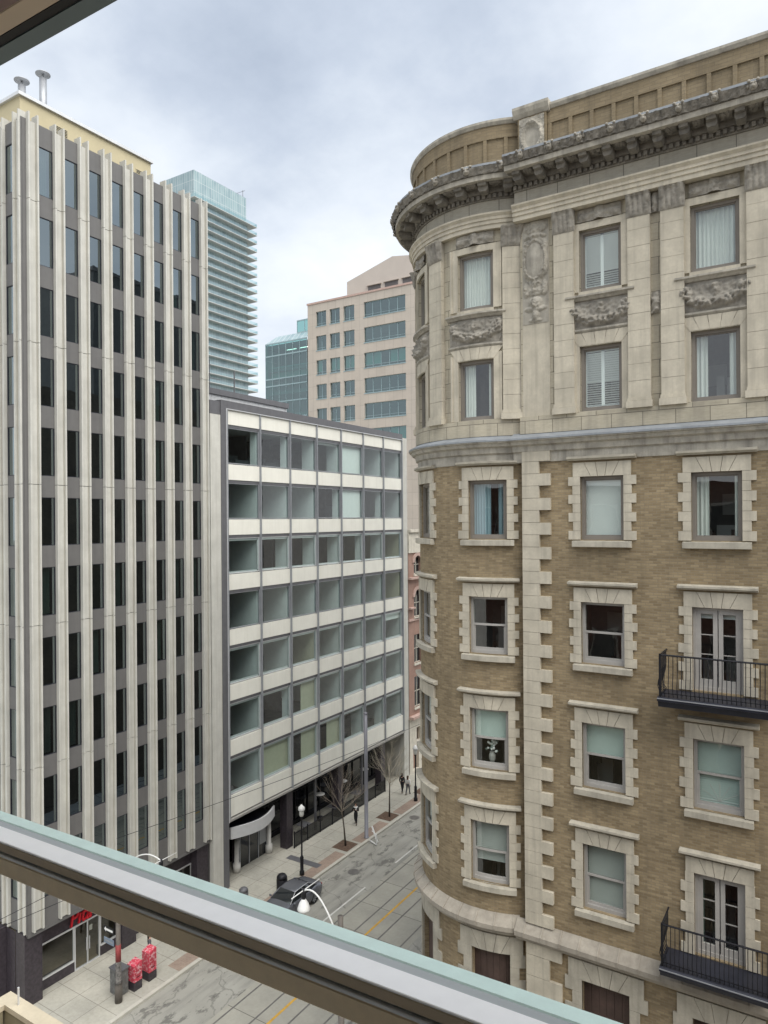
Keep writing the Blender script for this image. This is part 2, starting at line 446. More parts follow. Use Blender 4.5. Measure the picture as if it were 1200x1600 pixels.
SUN_EL, SUN_AZ = 57.0, 104.0    # azimuth clockwise from +Y
def make_light():
    ld = bpy.data.lights.new('sun', 'SUN'); ld.energy = 1.5; ld.angle = rad(66); ld.color = (1.0, .965, .90)
    lo = bpy.data.objects.new('sun', ld); COL.objects.link(lo)
    a, e = rad(SUN_AZ), rad(SUN_EL)
    d = Vector((math.sin(a) * math.cos(e), math.cos(a) * math.cos(e), math.sin(e)))
    lo.rotation_euler = d.to_track_quat('Z', 'Y').to_euler(); lo.location = d * 150
    w = bpy.data.worlds.new('World'); SC.world = w; w.use_nodes = True
    nt = w.node_tree; N, L = nt.nodes, nt.links; N.clear()
    out = N.new('ShaderNodeOutputWorld'); ms = N.new('ShaderNodeMixShader')
    sky = N.new('ShaderNodeTexSky'); sky.sky_type = 'NISHITA'; sky.sun_disc = False
    sky.sun_elevation = rad(SUN_EL); sky.sun_rotation = rad(SUN_AZ); sky.air_density = 1.2; sky.dust_density = 2.0
    b1 = N.new('ShaderNodeBackground'); b1.inputs[1].default_value = .05; L.new(sky.outputs[0], b1.inputs[0])
    co = N.new('ShaderNodeTexCoord').outputs['Generated']
    sp = N.new('ShaderNodeSeparateXYZ'); L.new(co, sp.inputs[0])
    # project the direction on a cloud deck so that clouds flatten towards the horizon
    zz = N.new('ShaderNodeMath'); zz.operation = 'MAXIMUM'; zz.inputs[1].default_value = 0.0; L.new(sp.outputs[2], zz.inputs[0])
    za = N.new('ShaderNodeMath'); za.operation = 'ADD'; za.inputs[1].default_value = .28; L.new(zz.outputs[0], za.inputs[0])
    dx = N.new('ShaderNodeMath'); dx.operation = 'DIVIDE'; L.new(sp.outputs[0], dx.inputs[0]); L.new(za.outputs[0], dx.inputs[1])
    dy = N.new('ShaderNodeMath'); dy.operation = 'DIVIDE'; L.new(sp.outputs[1], dy.inputs[0]); L.new(za.outputs[0], dy.inputs[1])
    cb = N.new('ShaderNodeCombineXYZ'); L.new(dx.outputs[0], cb.inputs[0]); L.new(dy.outputs[0], cb.inputs[1])
    f = nz(N, L, vscale(N, L, cb.outputs[0], (1, 1, 1), (3.7, 1.3, 0)), 1.25, 9, .56)
    col = ramp(N, L, f, [(.30, (.150, .173, .210)), (.42, (.205, .228, .264)), (.52, (.268, .288, .315)), (.66, (.335, .347, .362))])
    hz = ramp(N, L, sp.outputs[2], [(.02, 1.0), (.38, .0)])
    col = mix(N, L, hz, col, (.355, .365, .378))
    b2 = N.new('ShaderNodeBackground'); b2.inputs[1].default_value = 1.0; L.new(col, b2.inputs[0])
    ms.inputs[0].default_value = .9
    L.new(b1.outputs[0], ms.inputs[1]); L.new(b2.outputs[0], ms.inputs[2]); L.new(ms.outputs[0], out.inputs[0])
    SC.view_settings.view_transform = 'Standard'; SC.view_settings.look = 'None'; SC.view_settings.gamma = 1
    SC.view_settings.exposure = 1.7
    cy = SC.cycles
    cy.max_bounces = 8; cy.diffuse_bounces = 4; cy.glossy_bounces = 4; cy.transparent_max_bounces = 16; cy.transmission_bounces = 4
    cy.use_denoising = True; cy.caustics_reflective = False; cy.caustics_refractive = False; cy.sample_clamp_indirect = 4
make_light()

# ------------------------------------------------------------------ corner building (right)
YF = 20.6; CX, CY, RR = -9.5, 23.66, 3.24
def flat(u, d, z): return (u, YF - d, z)
def flat2(u, d, z): return (u, YF - .14 - d, z)
def rnd2(u, d, z):
    a = -u / RR; d *= .9
    return (CX - (RR + d) * math.sin(a), CY - (RR + d) * math.cos(a), z)
def rnd(u, d, z):
    a = -u / RR
    return (CX - (RR + d) * math.sin(a), CY - (RR + d) * math.cos(a), z)
U0, U1 = -RR * rad(112), RR * rad(29.5)
FL0, FL1 = -7.9, 9.0
BLD = thing('corner_apartment_building', 'ornate corner building of tan brick and pale stone with rounded turret and heavy cornice', 'building', (-4, 26, 0))

def H3(u, z, s=1.0, o=0.0): return noise.noise(Vector((u * s + o, z * s - o, o * .7)))

def relief(o):
    """crusty carved leafwork height"""
    def f(u, z):
        a = 1 - abs(H3(u, z, 7, o)); b = 1 - abs(H3(u, z, 15, o + 9))
        return max(0, a - .55) * .10 + max(0, b - .6) * .06
    return f

def carved_panel(mb, uc, w, z0, z1, o):
    """frame with a garland slung between two rosettes"""
    r = relief(o); h = z1 - z0
    def fn(u, z):
        x = (u - uc) / (w / 2); y = (z - z0) / h
        e = min(1, (1 - abs(x)) * 9, y * 6, (1 - y) * 6); e = max(0, e)
        g = 0.22 + .5 * x * x                       # garland curve
        k = max(0, 1 - abs(y - g) / .2) ** .5 * .2
        ro = max(0, 1 - math.hypot((abs(x) - .78) * 1.6, (y - .62) * 1.2) / .36) ** .5 * .2
        ce = max(0, 1 - math.hypot(x * 2.6, y - .74) / .3) ** .5 * .14
        return .02 + e * (max(k, ro, ce) * (.7 + .8 * H3(u, z, 13, o)) + r(u, z) * .9)
    mb.grid(uc - w / 2, uc + w / 2, z0, z1, fn, .028)

def capital(mb, uc, w, z0, z1, o, d0=.15):
    h = z1 - z0
    def fn(u, z):
        x = (u - uc) / (w / 2); y = (z - z0) / h
        e = max(0, min(1, (1 - abs(x)) * 10, y * 8))
        leaf = (abs(math.sin(x * 7.5)) * .05 * (1 - .3 * y) + y * .09)
        vol = max(0, 1 - math.hypot((abs(x) - .8) * 1.2, (y - .82)) / .3) ** .5 * .07
        band = .04 if y > .93 or y < .07 else 0
        return d0 + e * (leaf + vol + band + .05 * abs(H3(u, z, 14, o)))
    mb.grid(uc - w / 2, uc + w / 2, z0, z1, fn, .028)

def surround(mp, cur, uc, zs, zh, w, door=False, sill=True):
    """stone quoins, voussoir lintel, hood and sill round one opening; returns 3 MBs"""
    mb = MB(mp, cur); half = w / 2
    z = zs - (.0 if not door else 0); n = max(3, round((zh - zs) / .265)); hh = (zh - zs) / n
    for i in range(n):
        lw = .34 if i % 2 == 0 else .215
        j = RNG.uniform(-.012, .012)
        for sg in (-1, 1):
            a, b = uc + sg * half, uc + sg * (half + lw + j)
            mb.box(min(a, b), max(a, b), -.05, .05 + RNG.uniform(0, .008), z + i * hh + .004, z + (i + 1) * hh - .004)
    # voussoirs
    zt = zh + .41; k = 5; W = half + .215
    for i in range(k):
        f0, f1 = -1 + 2 * i / k, -1 + 2 * (i + 1) / k
        b0, b1 = f0 * half * .82, f1 * half * .82
        if i == 0: b0 = -W
        if i == k - 1: b1 = W
        g = .006
        mb.prism([(uc + b0 + g, zh), (uc + b1 - g, zh), (uc + f1 * W - g, zt), (uc + f0 * W + g, zt)], -.05, .055 + RNG.uniform(0, .012))
    hood = MB(mp, cur)
    Wd = half + .36
    hood.sweep(uc - Wd, uc + Wd, [(-.02, zt + .06), (.12, zt + .06), (.16, zt + .1), (.2, zt + .11), (.2, zt + .165), (-.02, zt + .2)])
    si = None
    if sill:
        si = MB(mp, cur); Ws = half + .215
        si.sweep(uc - Ws, uc + Ws, [(-.2, zs - .005), (.17, zs - .04), (.17, zs - .2), (.14, zs - .215), (-.02, zs - .215)])
    return mb, hood, si

def curtain_sheet(mb, u0, u1, z0, z1, d, amp=.03, wl=.11):
    n = max(6, int((u1 - u0) / .022)); ph = RNG.random() * 6
    us = [u0 + (u1 - u0) * i / n for i in range(n + 1)]
    D = [d + amp * math.sin(2 * PI * u / wl + ph + 1.5 * math.sin(u * 5)) for u in us]
    for i in range(n):
        mb.face([(us[i], D[i], z0), (us[i + 1], D[i + 1], z0), (us[i + 1], D[i + 1], z1), (us[i], D[i], z1)])

def slats(mb, u0, u1, z0, z1, d, p=.06, tilt=.6, sg=1):
    z = z0 + p / 2
    while z < z1:
        h = p * .5 * tilt
        mb.face([(u0, d + .02 * sg, z - h), (u1, d + .02 * sg, z - h), (u1, d - .02 * sg, z + h), (u0, d - .02 * sg, z + h)])
        z += p

def window(mp, cur, uc, zs, zh, w, kind, dress, parent=BLD, fm='wood_frame', gm='clear'):
    half = w / 2; f = .085
    fr = MB(mp, cur); D0, D1 = -.21, -.10
    fr.box(uc - half, uc - half + f, D0, D1, zs, zh); fr.box(uc + half - f, uc + half, D0, D1, zs, zh)
    fr.box(uc - half + f, uc + half - f, D0, D1, zh - f, zh); fr.box(uc - half + f, uc + half - f, D0, D1, zs, zs + f * 1.25)
    pn = MB(mp, cur)
    iu0, iu1, iz0, iz1 = uc - half + f, uc + half - f, zs + f * 1.25, zh - f
    def pane(a, b, c, e, d):
        us = pn.cuts(a, b)
        for p, q in zip(us, us[1:]): pn.face([(p, d, c), (q, d, c), (q, d, e), (p, d, e)])
    if kind == 'hung':
        zm = (iz0 + iz1) / 2; s = .05
        fr.box(iu0, iu1, -.20, -.13, zm - .03, zm + .03)
        for a, b in ((iu0, iu0 + s), (iu1 - s, iu1)): fr.box(a, b, -.20, -.15, iz0, zm - .03)
        fr.box(iu0 + s, iu1 - s, -.20, -.15, iz0, iz0 + .08)
        pane(iu0, iu1, zm, iz1, -.165); pane(iu0 + s, iu1 - s, iz0 + .08, zm - .03, -.185)
    elif kind == 'door':
        s = .11
        for a, b in ((iu0, uc - .012), (uc + .012, iu1)):
            fr.box(a, a + s, -.19, -.12, iz0 - .1, iz1); fr.box(b - s, b, -.19, -.12, iz0 - .1, iz1)
            fr.box(a + s, b - s, -.19, -.12, iz0 - .1, iz0 + .2); fr.box(a + s, b - s, -.19, -.12, iz1 - .1, iz1)
            for k in (.38, .68): 
                zz = iz0 + .2 + (iz1 - iz0 - .3) * k; fr.box(a + s, b - s, -.175, -.145, zz - .012, zz + .012)
            pane(a + s, b - s, iz0 + .2, iz1 - .1, -.16)
    else:
        s = .035
        for a, b in ((iu0, iu0 + s), (iu1 - s, iu1)): fr.box(a, b, -.19, -.15, iz0, iz1)
        fr.box(iu0 + s, iu1 - s, -.19, -.15, iz0, iz0 + s); fr.box(iu0 + s, iu1 - s, -.19, -.15, iz1 - s, iz1)
        pane(iu0 + s, iu1 - s, iz0 + s, iz1 - s, -.17)
    nm = 'balcony_door' if kind == 'door' else 'window'
    W = fr.build(nm, M[fm], parent)
    pn.build('pane', M[gm], W)
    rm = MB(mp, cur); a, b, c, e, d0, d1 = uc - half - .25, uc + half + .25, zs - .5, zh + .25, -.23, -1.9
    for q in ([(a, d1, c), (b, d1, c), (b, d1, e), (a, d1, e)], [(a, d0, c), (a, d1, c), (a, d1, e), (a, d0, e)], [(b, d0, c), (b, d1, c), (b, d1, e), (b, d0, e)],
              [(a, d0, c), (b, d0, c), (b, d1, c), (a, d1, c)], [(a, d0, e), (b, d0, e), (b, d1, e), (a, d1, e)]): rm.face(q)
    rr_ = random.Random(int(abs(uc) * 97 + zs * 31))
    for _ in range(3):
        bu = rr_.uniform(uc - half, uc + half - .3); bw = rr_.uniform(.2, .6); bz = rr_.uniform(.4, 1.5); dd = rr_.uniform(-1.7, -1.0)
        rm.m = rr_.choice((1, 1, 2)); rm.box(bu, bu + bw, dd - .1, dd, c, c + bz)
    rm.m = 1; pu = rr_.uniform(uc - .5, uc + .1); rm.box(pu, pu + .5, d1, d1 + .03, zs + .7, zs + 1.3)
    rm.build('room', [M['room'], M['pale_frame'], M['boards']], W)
    for dr in dress:
        t = dr[0]
        if t == 'curtains':          # (t, left share, right share, material)
            for sh, sd in ((dr[1], 0), (dr[2], 1)):
                if sh <= 0: continue
                cm = MB(mp, cur); ww = (iu1 - iu0) * sh
                x0 = iu0 - .04 if sd == 0 else iu1 - ww
                curtain_sheet(cm, x0, x0 + ww + .04, zs - .1, zh, -.33)
                cm.build('curtain', M[dr[3]], W)
        elif t == 'roller':          # (t, share from top, material)
            cm = MB(mp, cur); zb = iz1 - (iz1 - iz0) * dr[1]
            us = [iu0 - .02 + (iu1 - iu0 + .04) * i / 8 for i in range(9)]
            for p, q in zip(us, us[1:]): cm.face([(p, -.27, zb), (q, -.27, zb), (q, -.27, iz1), (p, -.27, iz1)])
            cm.box(iu0 - .02, iu1 + .02, -.29, -.255, zb - .03, zb); cm.build('blind', M[dr[2]], W)
        elif t == 'slats':
            cm = MB(mp, cur); zb = iz1 - (iz1 - iz0) * dr[1]
            slats(cm, iu0, iu1, zb, iz1, -.27, dr[3] if len(dr) > 3 else .05, .86); cm.build('blind', M[dr[2]], W)
        elif t == 'shutter':
            cm = MB(mp, cur)
            for p, q in ((iu0, uc), (uc, iu1)):
                cm.box(p, p + .045, -.27, -.23, iz0, iz1); cm.box(q - .045, q, -.27, -.23, iz0, iz1)
                cm.box(p, q, -.27, -.23, iz0, iz0 + .06); cm.box(p, q, -.27, -.23, iz1 - .06, iz1)
                slats(cm, p + .045, q - .045, iz0 + .06, iz0 + (iz1 - iz0) * dr[1], -.25, .066, .45, -1)
                slats(cm, p + .045, q - .045, iz0 + (iz1 - iz0) * dr[1], iz1 - .06, -.25, .066, .8, -1)
            cm.build('shutter', M['blind'], W)
        elif t == 'flowers':
            cm = MB(); bx, by, bz = mp(uc + .02, -.36, iz0)
            cm.lathe((bx, by, bz), [(.06, 0), (.10, .12), (.11, .25), (.08, .33), (.09, .36)], 12); cm.m = 1
            for k in range(34):
                a = RNG.random() * 6.28; r = RNG.random() * .2; zz = .4 + RNG.random() * .34
                cm.ball((bx + r * math.cos(a) * 1.3, by + .4 * r * math.sin(a), bz + zz), RNG.uniform(.025, .05), 6, 4, .5); cm.m = 1 if RNG.random() < .55 else 2
            cm.build('flower_vase', [M['pale_frame'], M['white'], M['curtain_green']], W)
        elif t == 'star':
            cm = MB(mp, cur)
            for k in range(7):
                a = PI * k / 6; c0 = (uc, iz0 + .12); 
                p1 = (c0[0] + .5 * math.cos(a), c0[1] + .5 * math.sin(a)); nx, nzv = -math.sin(a) * .008, math.cos(a) * .008
                cm.face([(c0[0] - nx, -.245, c0[1] - nzv), (p1[0] - nx, -.245, p1[1] - nzv), (p1[0] + nx, -.245, p1[1] + nzv), (c0[0] + nx, -.245, c0[1] + nzv)])
            cm.build('star_ornament', M['white'], W)
    return W

ZSTR, ZC2 = 12.0, 27.0
C1, C2, C3, C4 = -5.48, -2.46, .56, 3.58
WW = 1.24
# rows: sill, head
RA, RB, RC, RD, RE = (23.95, 25.8), (20.33, 22.13), (16.7, 18.6), (13.13, 15.05), (8.7, 11.02)
flat_wins, round_wins = [], []
CUR = lambda l, r, m='curtain': ('curtains', l, r, m)
flat_spec = [
    (C1, RA, 'fixed', [('roller', 1, 'blind')]), (C2, RA, 'fixed', [CUR(.3, .12)]),
    (C1, RB, 'hung', []), (C1, RC, 'hung', [('roller', .5, 'blind_teal')]), (C1, RD, 'hung', [('slats', 1, 'blind_grey', .055)]),
    (C2, RC, 'hung', [('slats', 1, 'blind_teal', .06), ('star',)]),
    (C2, (19.9, 22.16), 'door', [('roller', .1, 'blind')]), (C2, (12.75, 14.97), 'door', [CUR(.12, .0, 'curtain_green')]),
]
for cc in (C3, C4):
    for rr_ in (RA, RB, RC, RD): flat_spec.append((cc, rr_, 'hung', [('roller', RNG.choice((.3, .5, .9)), 'blind_teal')]))
A1, A2, A3 = -8.7, 44.0, 97.0; V1, V2, V3 = -2.6, 48.0, 99.0
ua = lambda a: -RR * rad(a)
round_spec = [
    (A1, RA, 'fixed', [CUR(.0, .0), ('curtains', .55, .2, 'curtain_blue')]), (A1, RB, 'hung', []),
    (A1, RC, 'hung', [('roller', .52, 'blind_teal'), ('flowers',)]), (A1, RD, 'hung', [('slats', .72, 'blind_grey', .055)]),
    (A2, RA, 'fixed', [CUR(.3, .3)]), (A2, RB, 'hung', []), (A2, RC, 'hung', [('roller', .4, 'blind_grey')]), (A2, RD, 'hung', [('roller', .6, 'blind_grey')]),
    (A3, RA, 'fixed', []), (A3, RB, 'hung', []), (A3, RC, 'hung', []), (A3, RD, 'hung', []),
]
# --- brick walls
wf = MB(flat); holes = [(u - WW / 2, u + WW / 2, r[0], r[1]) for u, r, k, d in flat_spec]
base_f = [(C1, RE), (C2, RE), (C3, RE)]
holes_lo = [(u - .68, u + .68, r[0], r[1]) for u, r in base_f]
wf.wall(FL0, FL1, ZSTR, ZC2, holes); wf.wall(FL0, FL1, 0, ZSTR, holes_lo, .3)
wr = MB(rnd, True); hr = [(ua(a) - WW / 2, ua(a) + WW / 2, r[0], r[1]) for a, r, k, d in round_spec]
base_r = [(A1, RE), (A2, RE)]
hr_lo = [(ua(a) - .62, ua(a) + .62, r[0], r[1]) for a, r in base_r]
wr.wall(U0, U1, ZSTR, ZC2, hr); wr.wall(U0, U1, 0, ZSTR, hr_lo, .3)
wr.build('turret_wall', M['brick'], BLD)
# west face running up the street and roof, seen from the side only
xw = -12.74
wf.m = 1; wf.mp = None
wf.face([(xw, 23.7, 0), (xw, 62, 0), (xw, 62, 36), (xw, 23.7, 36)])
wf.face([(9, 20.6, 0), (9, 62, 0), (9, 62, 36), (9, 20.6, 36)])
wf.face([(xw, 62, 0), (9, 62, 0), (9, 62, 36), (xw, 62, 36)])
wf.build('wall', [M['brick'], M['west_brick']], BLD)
rf = MB(); rf.face([(xw, 21.0, 35.0), (9, 21.0, 35.0), (9, 62, 35.0), (xw, 62, 35.0)]); rf.build('roof', M['slate'], BLD)

# --- surrounds and windows
for spec, mp, cur, fu in ((flat_spec, flat, False, lambda x: x), (round_spec, rnd, True, ua)):
    for c, r, kind, dress in spec:
        u = fu(c)
        mb, hood, si = surround(mp, cur, u, r[0], r[1], WW, kind == 'door', kind != 'door')
        S = mb.build('window_surround', M['stone'], BLD)
        hood.build('hood', M['stone_b'], S)
        if si: si.build('sill', M['stone_b'], S)
        fm = 'wood_frame' if kind == 'fixed' else ('door_frame' if kind == 'door' else 'pale_frame')
        window(mp, cur, u, r[0], r[1], WW, kind, dress, BLD, fm)
for lst, mp, cur, fu, hw in ((base_f, flat, False, lambda x: x, .68), (base_r, rnd, True, ua, .62)):
    for c, r in lst:
        u = fu(c); mb = MB(mp, cur)
        n = 6; hh = (r[1] - r[0]) / n
        for i in range(n):
            lw = .5 if i % 2 else .28
            for sg in (-1, 1):
                a, b = u + sg * hw, u + sg * (hw + lw)
                mb.box(min(a, b), max(a, b), -.05, .05, r[0] + i * hh + .004, r[0] + (i + 1) * hh - .004)
        k = 5
        for i in range(k):
            f0, f1 = -1 + 2 * i / k, -1 + 2 * (i + 1) / k
            W = hw + .4
            b0, b1 = (f0 * hw * .9 if i else -W), (f1 * hw * .9 if i < k - 1 else W)
            mb.prism([(u + b0 + .006, r[1]), (u + b1 - .006, r[1]), (u + f1 * W - .006, r[1] + .56), (u + f0 * W + .006, r[1] + .56)], -.05, .06)
        mb.build('window_surround', M['stone_b'], BLD)
        bd = MB(mp, cur); x = u - hw
        while x < u + hw - .02:
            bd.box(x + .004, min(x + .22, u + hw) - .004, -.26, -.2, r[0], r[1]); x += .22
        bd.build('boarded_window', M['boards'], BLD)

# --- corner pier quoins
q = MB(flat); z = ZSTR + .25; i = 0
while z < ZC2 - .45:
    wq = .88 if i % 2 == 0 else .53
    q.box(-7.86, -7.86 + wq, -.1, .11 + RNG.uniform(0, .01), z + .005, z + .365); z += .37; i += 1
z = 5.0; i = 0
while z < ZSTR - .6:
    wq = 1.1 if i % 2 == 0 else .72
    q.box(-7.84, -7.84 + wq, -.1, .10, z + .006, z + .62); z += .63; i += 1
q.build('quoins', M['stone'], BLD)

# --- string courses
def ribs(mb, u0, u1, step, prof):
    u = u0 + step / 2
    while u < u1:
        mb.sweep(u - .02, u + .02, prof, True, 1); u += step
pl = [(-.02, 12.27), (.02, 12.25), (.31, 12.0), (.31, 11.86), (.22, 11.83), (.17, 11.7), (.05, 11.62), (-.02, 11.6)]
rib = [(.0, 12.27), (.03, 12.27), (.325, 12.02), (.325, 11.9), (0, 11.9)]
for mp, cur, a, b in ((flat, False, -8.15, FL1), (rnd, True, U0, RR * rad(25))):
    mb = MB(mp, cur); mb.sweep(a, b, pl); ribs(mb, a, b, .56, rib); mb.build('string_course', M['coping'], BLD)
    mb = MB(mp, cur)
    mb.sweep(a, b, [(-.02, 27.2), (.02, 27.18), (.36, 27.0), (.36, 26.93), (.30, 26.91), (.26, 26.82), (.16, 26.78), (.13, 26.62), (.06, 26.58), (.05, 26.3), (-.02, 26.28)])
    mb.build('string_course', M['soot_light'], BLD)
    mb = MB(mp, cur); mb.sweep(a, b, [(.02, 27.195), (.385, 27.02), (.385, 26.965), (.362, 26.965), (.362, 27.004), (.02, 27.184)]); mb.build('flashing', M['lead'], BLD)

# --- upper stone storeys
ZP, ZA = 27.7, 33.6
up1, up2 = (27.7, 29.6), (31.2, 33.0)
upf = [(C1, up1, [('shutter', .45)]), (C1, up2, [('shutter', .3)]), (C2, up1, [CUR(.28, .2), ]), (C2, up2, [CUR(.55, .5)]),
       (C3, up1, [CUR(.3, .3)]), (C3, up2, [CUR(.3, .3)])]
upr = [(V1, up1, [CUR(.36, .16)]), (V1, up2, [CUR(.5, .52)]), (V2, up1, [CUR(.4, .4)]), (V2, up2, [CUR(.5, .5)]), (V3, up1, []), (V3, up2, [])]
HW = .60
for lst, mp, cur, a, b, fu, nm in ((upf, flat, False, FL0, FL1, lambda x: x, 'upper_wall'), (upr, rnd, True, U0, U1, ua, 'upper_turret_wall')):
    mb = MB(mp, cur)
    mb.wall(a, b, 27.18, ZA + .1, [(fu(c) - HW, fu(c) + HW, r[0], r[1]) for c, r, d in lst], .22, .0)
    mb.box(a, b, -.1, .13, 27.16, 27.68)
    mb.build(nm, M['ashlar'], BLD)
    for c, r, d in lst:
        u = fu(c); 
        window(mp, cur, u, r[0], r[1], HW * 2, 'fixed', d)
        tr = MB(mp, cur); g = .2
        for sg in (-1, 1):
            x0, x1 = u + sg * HW, u + sg * (HW + g); tr.box(min(x0, x1), max(x0, x1), -.02, .05, r[0], r[1])
            x0, x1 = u + sg * (HW + g), u + sg * (HW + g + .06); tr.box(min(x0, x1), max(x0, x1), -.02, .085, r[0], r[1] + g)
        tr.box(u - HW - g, u + HW + g, -.02, .05, r[1], r[1] + g)
        tr.box(u - HW - .02, u + HW + .02, -.15, .06, r[0] - .1, r[0])
        T = tr.build('window_surround', M['stone'], BLD)
        if r is up2:
            s = MB(mp, cur)
            s.sweep(u - .98, u + .98, [(-.02, 31.1), (.2, 31.07), (.2, 31.02), (.13, 30.98), (.08, 30.93), (-.02, 30.93)]); s.build('sill', M['soot_light'], T)
            p = MB(mp, cur); carved_panel(p, u, 1.86, 30.1, 30.93, c); p.build('carved_panel', M['carved'], BLD, True)
            o = MB(mp, cur); rl = relief(c + 3)
            def fn(x, z, u=u, rl=rl):
                X = (x - u) / .62; Y = (z - 33.26) / .3
                sc = max(0, 1 - math.hypot(abs(X) - .72, (Y - .3) * .8) / .3) ** .5 * .12
                ke = max(0, 1 - math.hypot(X * 3.4, Y * .5) / .8) ** .5 * .15
                ba = max(0, 1 - abs(Y - .45) / .3) * .08 * (1 - abs(X) ** 4)
                return .055 + max(sc, ke, ba) * (.8 + .5 * H3(x, z, 15, 3)) + rl(x, z) * .4
            o.grid(u - .62, u + .62, 33.22, 33.58, fn, .025); o.build('carved_scroll', M['carved'], BLD, True)
        else:
            v = MB(mp, cur)
            for i in range(5):
                f0, f1 = -1 + 2 * i / 5, -1 + 2 * (i + 1) / 5
                v.prism([(u + f0 * .62 + .006, 29.62), (u + f1 * .62 - .006, 29.62), (u + f1 * .9 - .006, 29.99), (u + f0 * .9 + .006, 29.99)], -.02, .06)
            v.build('lintel', M['stone'], BLD)
            v = MB(mp, cur); v.sweep(u - .93, u + .93, [(-.02, 30.1), (.1, 30.1), (.1, 30.05), (.05, 30.0), (-.02, 30.0)]); v.build('panel_moulding', M['soot_light'], BLD)
def pilaster(mp, cur, u, w, o):
    mb = MB(mp, cur); z = 27.95; i = 0
    while z < 32.98:
        h = min(.47, 33.0 - z); mb.box(u - w / 2, u + w / 2, -.05, .15 + .004 * (i % 2), z + .004, z + h - .004); z += .47; i += 1
    mb.box(u - w / 2 - .02, u + w / 2 + .02, -.05, .19, 27.86, 27.95); mb.box(u - w / 2 - .05, u + w / 2 + .05, -.05, .235, 27.66, 27.85)
    P = mb.build('pilaster', M['stone'], BLD)
    c = MB(mp, cur); c.box(u - w / 2, u + w / 2, -.05, .14, 33.0, 33.62); c.m = 1; capital(c, u, w + .08, 33.0, 33.6, o); c.build('capital', [M['stone_b'], M['carved']], P, True)
for i, u in enumerate((-6.51, -4.38, -3.5, -1.39, -.5, 1.62)): pilaster(flat, False, u, .6, i)
for i, a in enumerate((23.6, -23.6, 73.5)): pilaster(rnd, True, ua(a), .6, 20 + i)
for zc in (30.55, 33.35):
    nb = MB(flat)
    rl = relief(zc); nb.grid(-4.07, -3.81, zc - .3, zc + .3 if zc < 31 else 33.58, lambda u, z, rl=rl, zc=zc: .03 + rl(u, z) + .1 * max(0, 1 - math.hypot((u + 3.94) / .13, (z - zc) / .3)) ** .5, .025)
    nb.build('carved_drop', M['carved'], BLD, True)
# cartouche on the corner pier
ct = MB(flat); rl = relief(41)
ct.box(-7.84, -6.98, -.05, .015, 27.68, 33.6)
ct.m = 1
def cart(u, z):
    x = (u + 7.41) / .40; t = z - .4
    h = 0.0
    ov = math.hypot(x / .72, (t - 32.0) / .52)
    if ov < 1: h = .10 + .05 * (1 - ov * ov)
    h = max(h, max(0, 1 - abs(ov - 1.12) / .22) * .17)
    w = .0
    for (zc, rx, rz, a) in ((33.0, .95, .2, .13), (32.72, .9, .1, .18), (32.58, .8, .1, .15), (31.32, .5, .2, .18), (31.1, .95, .16, .10), (30.72, .55, .2, .17), (30.55, .9, .1, .09), (30.35, .3, .18, .16), (30.2, .55, .07, .08)):
        w = max(w, max(0, 1 - math.hypot(x / rx, (t - zc) / rz)) ** .5 * a)
    for sx in (-.7, .7): 
        for zc in (31.15, 31.75, 32.4): w = max(w, max(0, 1 - math.hypot((x - sx) / .28, (t - zc) / .24)) ** .5 * .13)
    if ov > 1: h = max(h * (.7 + .6 * abs(H3(u, z, 13, 5))), w * (.6 + .9 * abs(H3(u, z, 12, 7))))
    return .03 + h + (rl(u, z) * .35 if ov > 1 and (w > .01 or h > 0.01) else 0)
ct.grid(-7.81, -7.01, 30.5, 33.58, cart, .022)
ct.build('cartouche', [M['stone'], M['soot_light']], BLD, True)

